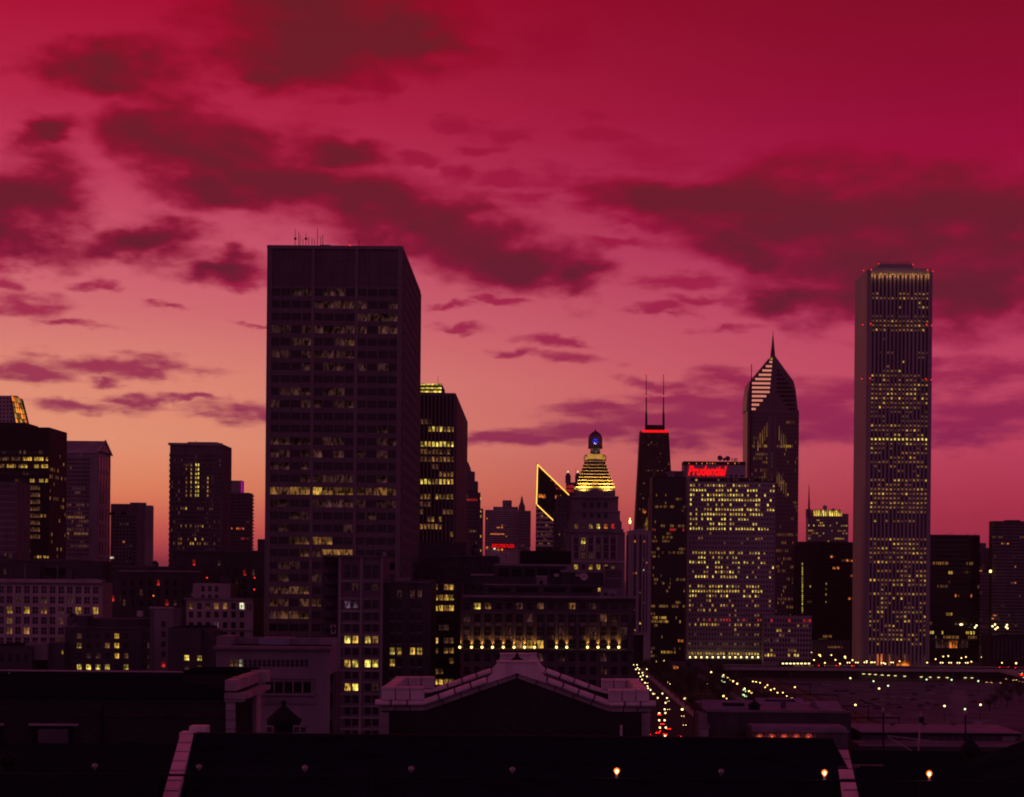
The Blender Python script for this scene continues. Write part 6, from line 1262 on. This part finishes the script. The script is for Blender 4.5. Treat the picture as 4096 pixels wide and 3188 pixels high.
struct(box('near_roof_deck', -30, 30, 14, YB, 60, zB - .02, tar)); struct(box('rear_roof_deck', -40, 40, YT + 6.01, 58, 60, 69.6, tar))
# row of bare bulbs on a pipe rail
YBU = 30.; zr_ = P(2050, 3112, YBU).z
rl = thing('bulb_rail', 'thin dark pipe rail on posts carrying the bare bulbs', 'rail', (0, YBU, zB)); rod('pipe', (-10, YBU, zr_), (10, YBU, zr_), .02, .02, blackm, rl, 8)
for x in range(-9, 10, 3): rod('post', (x + .4, YBU, zB), (x + .4, YBU, zr_), .022, .022, blackm, rl)
off_bulb = wall('unlit_bulb_glass', (.30, .27, .28), .12, .1, 1, .6)
on_bulb = bpy.data.materials.new('glowing_bulb_glass'); on_bulb.use_nodes = True; _t = on_bulb.node_tree; _t.nodes.clear(); _o = _t.nodes.new('ShaderNodeOutputMaterial'); _m = _t.nodes.new('ShaderNodeMixShader'); _m.inputs[0].default_value = .5
_a = _t.nodes.new('ShaderNodeBsdfTransparent'); _e = _t.nodes.new('ShaderNodeEmission'); _e.inputs[0].default_value = (1, .16, .02, 1); _e.inputs[1].default_value = 2.2; _t.links.new(_a.outputs[0], _m.inputs[1]); _t.links.new(_e.outputs[0], _m.inputs[2]); _t.links.new(_m.outputs[0], _o.inputs[0])
filament_m = emit('white_hot_filament', (1, .62, .22), 14, True)
for i, x in enumerate((380, 797, 1220, 1645, 2050, 2467, 2885, 3298, 3717)):
    lit = i in (5, 7, 8); y = 3082 + (x - 2050) * .0095; p = P(x, y, YBU); zb_ = zr_ + 0.
    p.z = zr_ + .085
    t_ = thing('light_bulb', ('glowing bare bulb on the pipe rail, ' + {5: 'the one nearest the gable end', 7: 'just inside the right coping strip', 8: 'outside the right coping strip'}[i]) if lit else 'unlit bare bulb on the pipe rail', 'light bulb', (p.x, YBU, zr_), 'bare bulbs on the rail')
    if lit: sphere('filament', .024, filament_m, t_, (p.x, p.y, p.z + .04), 8, 1.3)
    lathe('glass', [(.014, -.018), (.020, .0), (.040, .022), (.050, .047), (.046, .070), (.029, .090), (.004, .10)], on_bulb if lit else off_bulb, t_, tuple(p), 12); lathe('socket', [(.030, -.075), (.030, -.062), (.017, -.055), (.017, -.016)], blackm if not lit else terra_dk, t_, tuple(p), 10)
# the brick building on the left with its terracotta corner
YL = 60.
x1 = P(932, 2850, YL).x; zt = P(500, 2795, YL).z
w = thing('left_brick_house', 'dark brick house with flat parapet and a pale terracotta corner pier', 'building', (x1 - 6, YL + 4, 56))
box('wall', -26, x1, YL, YL + 6., 56, zt, brick_dk, w); box('rear_wing', -26, x1 - 2.2, YL + 6.003, YL + 14.4, 56, zt, brick_dk, w); box('flat_roof', -25.9, x1 - .3, YL + .31, YL + 5.9, zt, zt + .04, tar, w); box('flat_roof', -25.9, x1 - 2.3, YL + 5.93, YL + 14, zt, zt + .04, tar, w); box('parapet_coping', -26, x1 - .6, YL - .06, YL + .3, zt, zt + .07, slate, w)
box('rear_parapet', -26, P(735, 2700, YL + 14).x, YL + 14, YL + 14.3, zt + .045, zt + .12, brick_dk, w); box('rear_coping', -26, P(735, 2700, YL + 14).x, YL + 13.95, YL + 14.35, zt + .12, zt + .16, metal_roof, w)
box('rear_house', P(735, 2700, YL + 8).x, P(985, 2700, YL + 8).x, YL + 8, YL + 11, 56, P(900, 2690, YL + 8).z, brick_dk, w); box('rear_coping', P(733, 2700, YL + 8).x, P(988, 2700, YL + 8).x, YL + 7.9, YL + 11.1, P(900, 2690, YL + 8).z, P(900, 2684, YL + 8).z, slate, w)
for j in range(5): a_, b_ = P(906, 2806 + 37 * j, YL), P(942, 2842 + 37 * j, YL); box('corner_pilaster', a_.x, b_.x, YL - .14, YL - .003, b_.z + .012, a_.z, terra_mid, w)
a_ = P(904, 2806, YL).z; b_ = P(904, 2772, YL).z
box('cornice_block', P(903, 2790, YL).x, x1 + .35, YL - .22, YL + .4, a_, a_ + .10, terra_dk, w); box('cornice_block', P(902, 2790, YL).x, x1 + .45, YL - .28, YL + .4, a_ + .103, b_, terra_dk, w)
z0, z1 = P(920, 2762, YL).z, P(920, 2720, YL).z
for i in range(5): y0 = YL - .15 + 1.02 * i; box('coping_block', x1 - .25, x1 + .12, y0, y0 + .95, z0, z1 + .015 * (i % 2), terra_mid, w); box('cornice_run', x1 + .125, x1 + .48, y0 + .3, y0 + 1.31, a_ + .1, b_ - .02, terra_dk, w)
box('end_block', x1 - .2, x1 + .42, YL + 5.0, YL + 5.5, z0, z1 + .05, terra_mid, w); box('east_pilaster', x1 + .003, x1 + .14, YL + 4.2, YL + 5.3, 56, a_ - .01, terra_dk, w)
pts_ = []
c0 = P(520, 3040, YL); pts_ = [(c0.x + .82 * math.cos(math.pi * k / 12), c0.z + .62 * math.sin(math.pi * k / 12)) for k in range(13)]; prism('arched_opening', [(pts_[0][0], c0.z - 3)] + pts_ + [(pts_[-1][0], c0.z - 3)], YL - .05, YL - .004, blackm, w)
for x0, x1_, y0, y1 in ((130, 290, 2902, 3060),): a_ = R(x0, x1_, y0, y1, YL); box('door_recess', a_[0], a_[1], YL - .06, YL - .004, a_[2], a_[3], blackm, w); box('lintel', a_[0] - .1, a_[1] + .2, YL - .14, YL - .004, a_[3], a_[3] + .07, terra_dk, w)
a_ = R(155, 275, 2915, 3100, YL); box('door', a_[0], a_[1], YL - .1, YL - .062, a_[2], a_[3], stone_dk, w)
a_ = R(405, 412, 2820, 3060, YL); box('downpipe', a_[0], a_[1], YL - .1, YL - .005, a_[2], a_[3], blackm, w)
for j, y in enumerate((2805, 2867)): a_ = R(270, 900, y, y + 4, YL); box('brick_course', a_[0], a_[1], YL - .04, YL - .004, a_[2], a_[3], brick_dk, w)
a_ = R(-30, 12, 2902, 3000, YL); box('window_recess', a_[0], a_[1], YL - .05, YL - .004, a_[2], a_[3], blackm, w); box('window_lintel', a_[0], a_[1] + .05, YL - .1, YL - .004, a_[3], a_[3] + .08, terra_dk, w)
# low dark roof slopes at the lower corners
lr = thing('left_low_roof', 'black tarred roof slope at the lower left corner', 'roof', (-8, 36, 60))
A = [P(-40, 3110, 37), P(130, 3065, 39), P(640, 3065, 39), P(630, 3230, 35), P(-40, 3230, 35)]
mesh('slope', [tuple(p) for p in A] + [(p.x, p.y, 60) for p in A], [(0, 1, 2, 3, 4), (0, 5, 6, 1), (1, 6, 7, 2), (2, 7, 8, 3), (3, 8, 9, 4), (4, 9, 5, 0)], slate, lr, tuple(A[0]))
rw = thing('right_low_roof', 'black sloping roof at the lower right corner behind the last bulb', 'roof', (9, 40, 60))
A = [P(3440, 3062, 41), P(3800, 3068, 41), P(3905, 3030, 41), P(4110, 2958, 41), P(4110, 3240, 35), P(3440, 3240, 35)]
mesh('slope', [tuple(p) for p in A] + [(p.x, p.y, 60) for p in A], [(5, 4, 3, 2, 1, 0)] + [(i, (i + 1) % 6, (i + 1) % 6 + 6, i + 6) for i in range(6)], slate, rw, tuple(A[0]))
a_, b_ = P(3410, 3054, 41.2), P(3535, 3062, 41.2); box('parapet_coping', a_.x, b_.x, 41.1, 41.4, a_.z - .1, a_.z - .04, stone, rw); a_, b_ = P(3542, 3064, 41.2), P(3800, 3074, 41.2); box('parapet_coping', a_.x, b_.x, 41.1, 41.4, a_.z - .1, a_.z - .04, stone, rw)
ventilator('pagoda-shaped black ventilator before the loggia block', 1135, 2796, 2960, 136, 52, 69.6)
ventilator('pagoda-shaped black ventilator near the lower right corner', 3880, 2932, 3060, 84, 52, 68.)
ventilator('small pagoda-capped ventilator just behind the gable crest', 2068, 2610, 2700, 92, YG + 4, P(2068, 2720, YG).z - .6)
ventilator('squat black ventilator at the lower left edge', 30, 2990, 3080, 90, 44, 69.)
# dark poles and the guyed mast right of the near roof
for x, yt, yb, lb in ((3533, 2852, 3070, 'dark lamp pole rising above the low right roof, left of the mast'), (3862, 2862, 2960, 'dark lamp pole with pale head beside the pagoda ventilator')):
    p, q_ = P(x, yt, 200), P(x, 3150, 200); t_ = thing('lamp_pole', lb, 'lamp pole', (q_.x, 200, q_.z)); rod('pole', q_, p, .14, .09, blackm, t_, 8); lathe('head', [(.1, 0), (.22, .25), (.16, .5), (.03, .6)], terra_dk, t_, tuple(p), 8)
p, q_ = P(3682, 2848, 190), P(3668, 3110, 190); t_ = thing('guyed_mast', 'thin leaning mast held by two slack pale cables', 'mast', (q_.x, 190, q_.z)); rod('mast', q_, p, .12, .06, terra_dk, t_, 8); box('junction_box', p.x - .15, p.x + .3, 189.6, 190, p.z - 1.1, p.z - .5, blackm, t_)
rod('cable', P(3550, 2943, 192), P(3790, 2973, 192), .06, .06, terra_dk, t_); rod('cable', P(3555, 2950, 192), P(3708, 3038, 192), .06, .06, terra_dk, t_)
# ------------------------------------------------------------------ rooftop clutter and thin dusk air
def water_tank(label, x, ytop, Y, zroof, r=1.6, h=3.4):
    p = P(x, ytop, Y); zc = max(p.z - h, zroof + .8); t_ = thing('water_tank', label, 'water tank', (p.x, Y, zroof))
    lathe('barrel', [(r, 0), (r * 1.02, h * .5), (r * .96, h * .82)], stone_dk, t_, (p.x, Y, zc), 12); lathe('lid', [(r * 1.05, h * .82), (.15, h * 1.15)], blackm, t_, (p.x, Y, zc), 12)
    for a_ in range(4): xx, yy = p.x + r * .7 * math.cos(a_ * 1.571 + .785), Y + r * .7 * math.sin(a_ * 1.571 + .785); rod('leg', (xx, yy, zroof), (xx, yy, zc), .1, .1, blackm, t_)
    for z_ in (.2, .5): lathe('hoop', [(r * 1.04, h * z_), (r * 1.05, h * z_ + .1)], blackm, t_, (p.x, Y, zc), 12)
water_tank('wooden water tank on legs on the brick row block roof', 520, 2232, 872, P(520, 2268, 860).z)
water_tank('wooden water tank on the ornate brick block, below the sunset gap', 620, 2252, 792, P(620, 2285, 780).z)
water_tank('wooden water tank on the white tiered block roof', 968, 2366, 672, P(968, 2396, 660).z)
water_tank('wooden water tank on the dark wing block', 1900, 2196, 716, P(1900, 2225, 700).z)
water_tank('wooden water tank on the brick warehouse roof', 290, 2482, 624, P(290, 2512, 610).z)
def duct(label, x0, x1, y, Y, zroof):
    a_, b_ = P(x0, y, Y).x, P(x1, y, Y).x; t_ = thing('roof_duct', label, 'air duct', ((a_ + b_) / 2, Y, zroof)); box('trunk', a_, b_, Y, Y + 1.2, zroof + .5, zroof + 1.5, stone, t_); box('fan_box', a_ - .2, a_ + 1.6, Y - .3, Y + 1.6, zroof + .45, zroof + 2.2, stone_dk, t_)
    for k in range(4): xx = a_ + (b_ - a_) * (k + .5) / 4; box('leg', xx - .06, xx + .06, Y + .5, Y + .7, zroof, zroof + .5, blackm, t_)
duct('grey air duct running along the white loft block roof', 300, 392, 2310, 702, P(300, 2330, 690).z); duct('grey air duct on the wide dark block roof', 760, 860, 2200, 912, P(800, 2205, 900).z)
duct('grey air duct on the paired window block roof', 1560, 1640, 2326, 578, P(1600, 2330, 566).z); duct('grey air duct on the brick warehouse roof', 270, 340, 2505, 618, P(300, 2512, 610).z)

hz_m = bpy.data.materials.new('thin_dusk_air'); hz_m.use_nodes = True; _t = hz_m.node_tree; _t.nodes.clear(); _o = _t.nodes.new('ShaderNodeOutputMaterial'); _v = _t.nodes.new('ShaderNodeVolumePrincipled'); _v.inputs['Density'].default_value = .000026; _v.inputs['Color'].default_value = (.95, .9, .92, 1); _v.inputs['Anisotropy'].default_value = .3
_t.links.new(_v.outputs[0], _o.inputs['Volume'])
hz = box('haze', -40100, 40100, -2100, 60100, -9.2, 470, hz_m); hz['kind'] = 'stuff'; hz['label'] = 'thin reddish dusk haze over the whole city'; hz['category'] = 'haze'
S.cycles.volume_bounces = 0
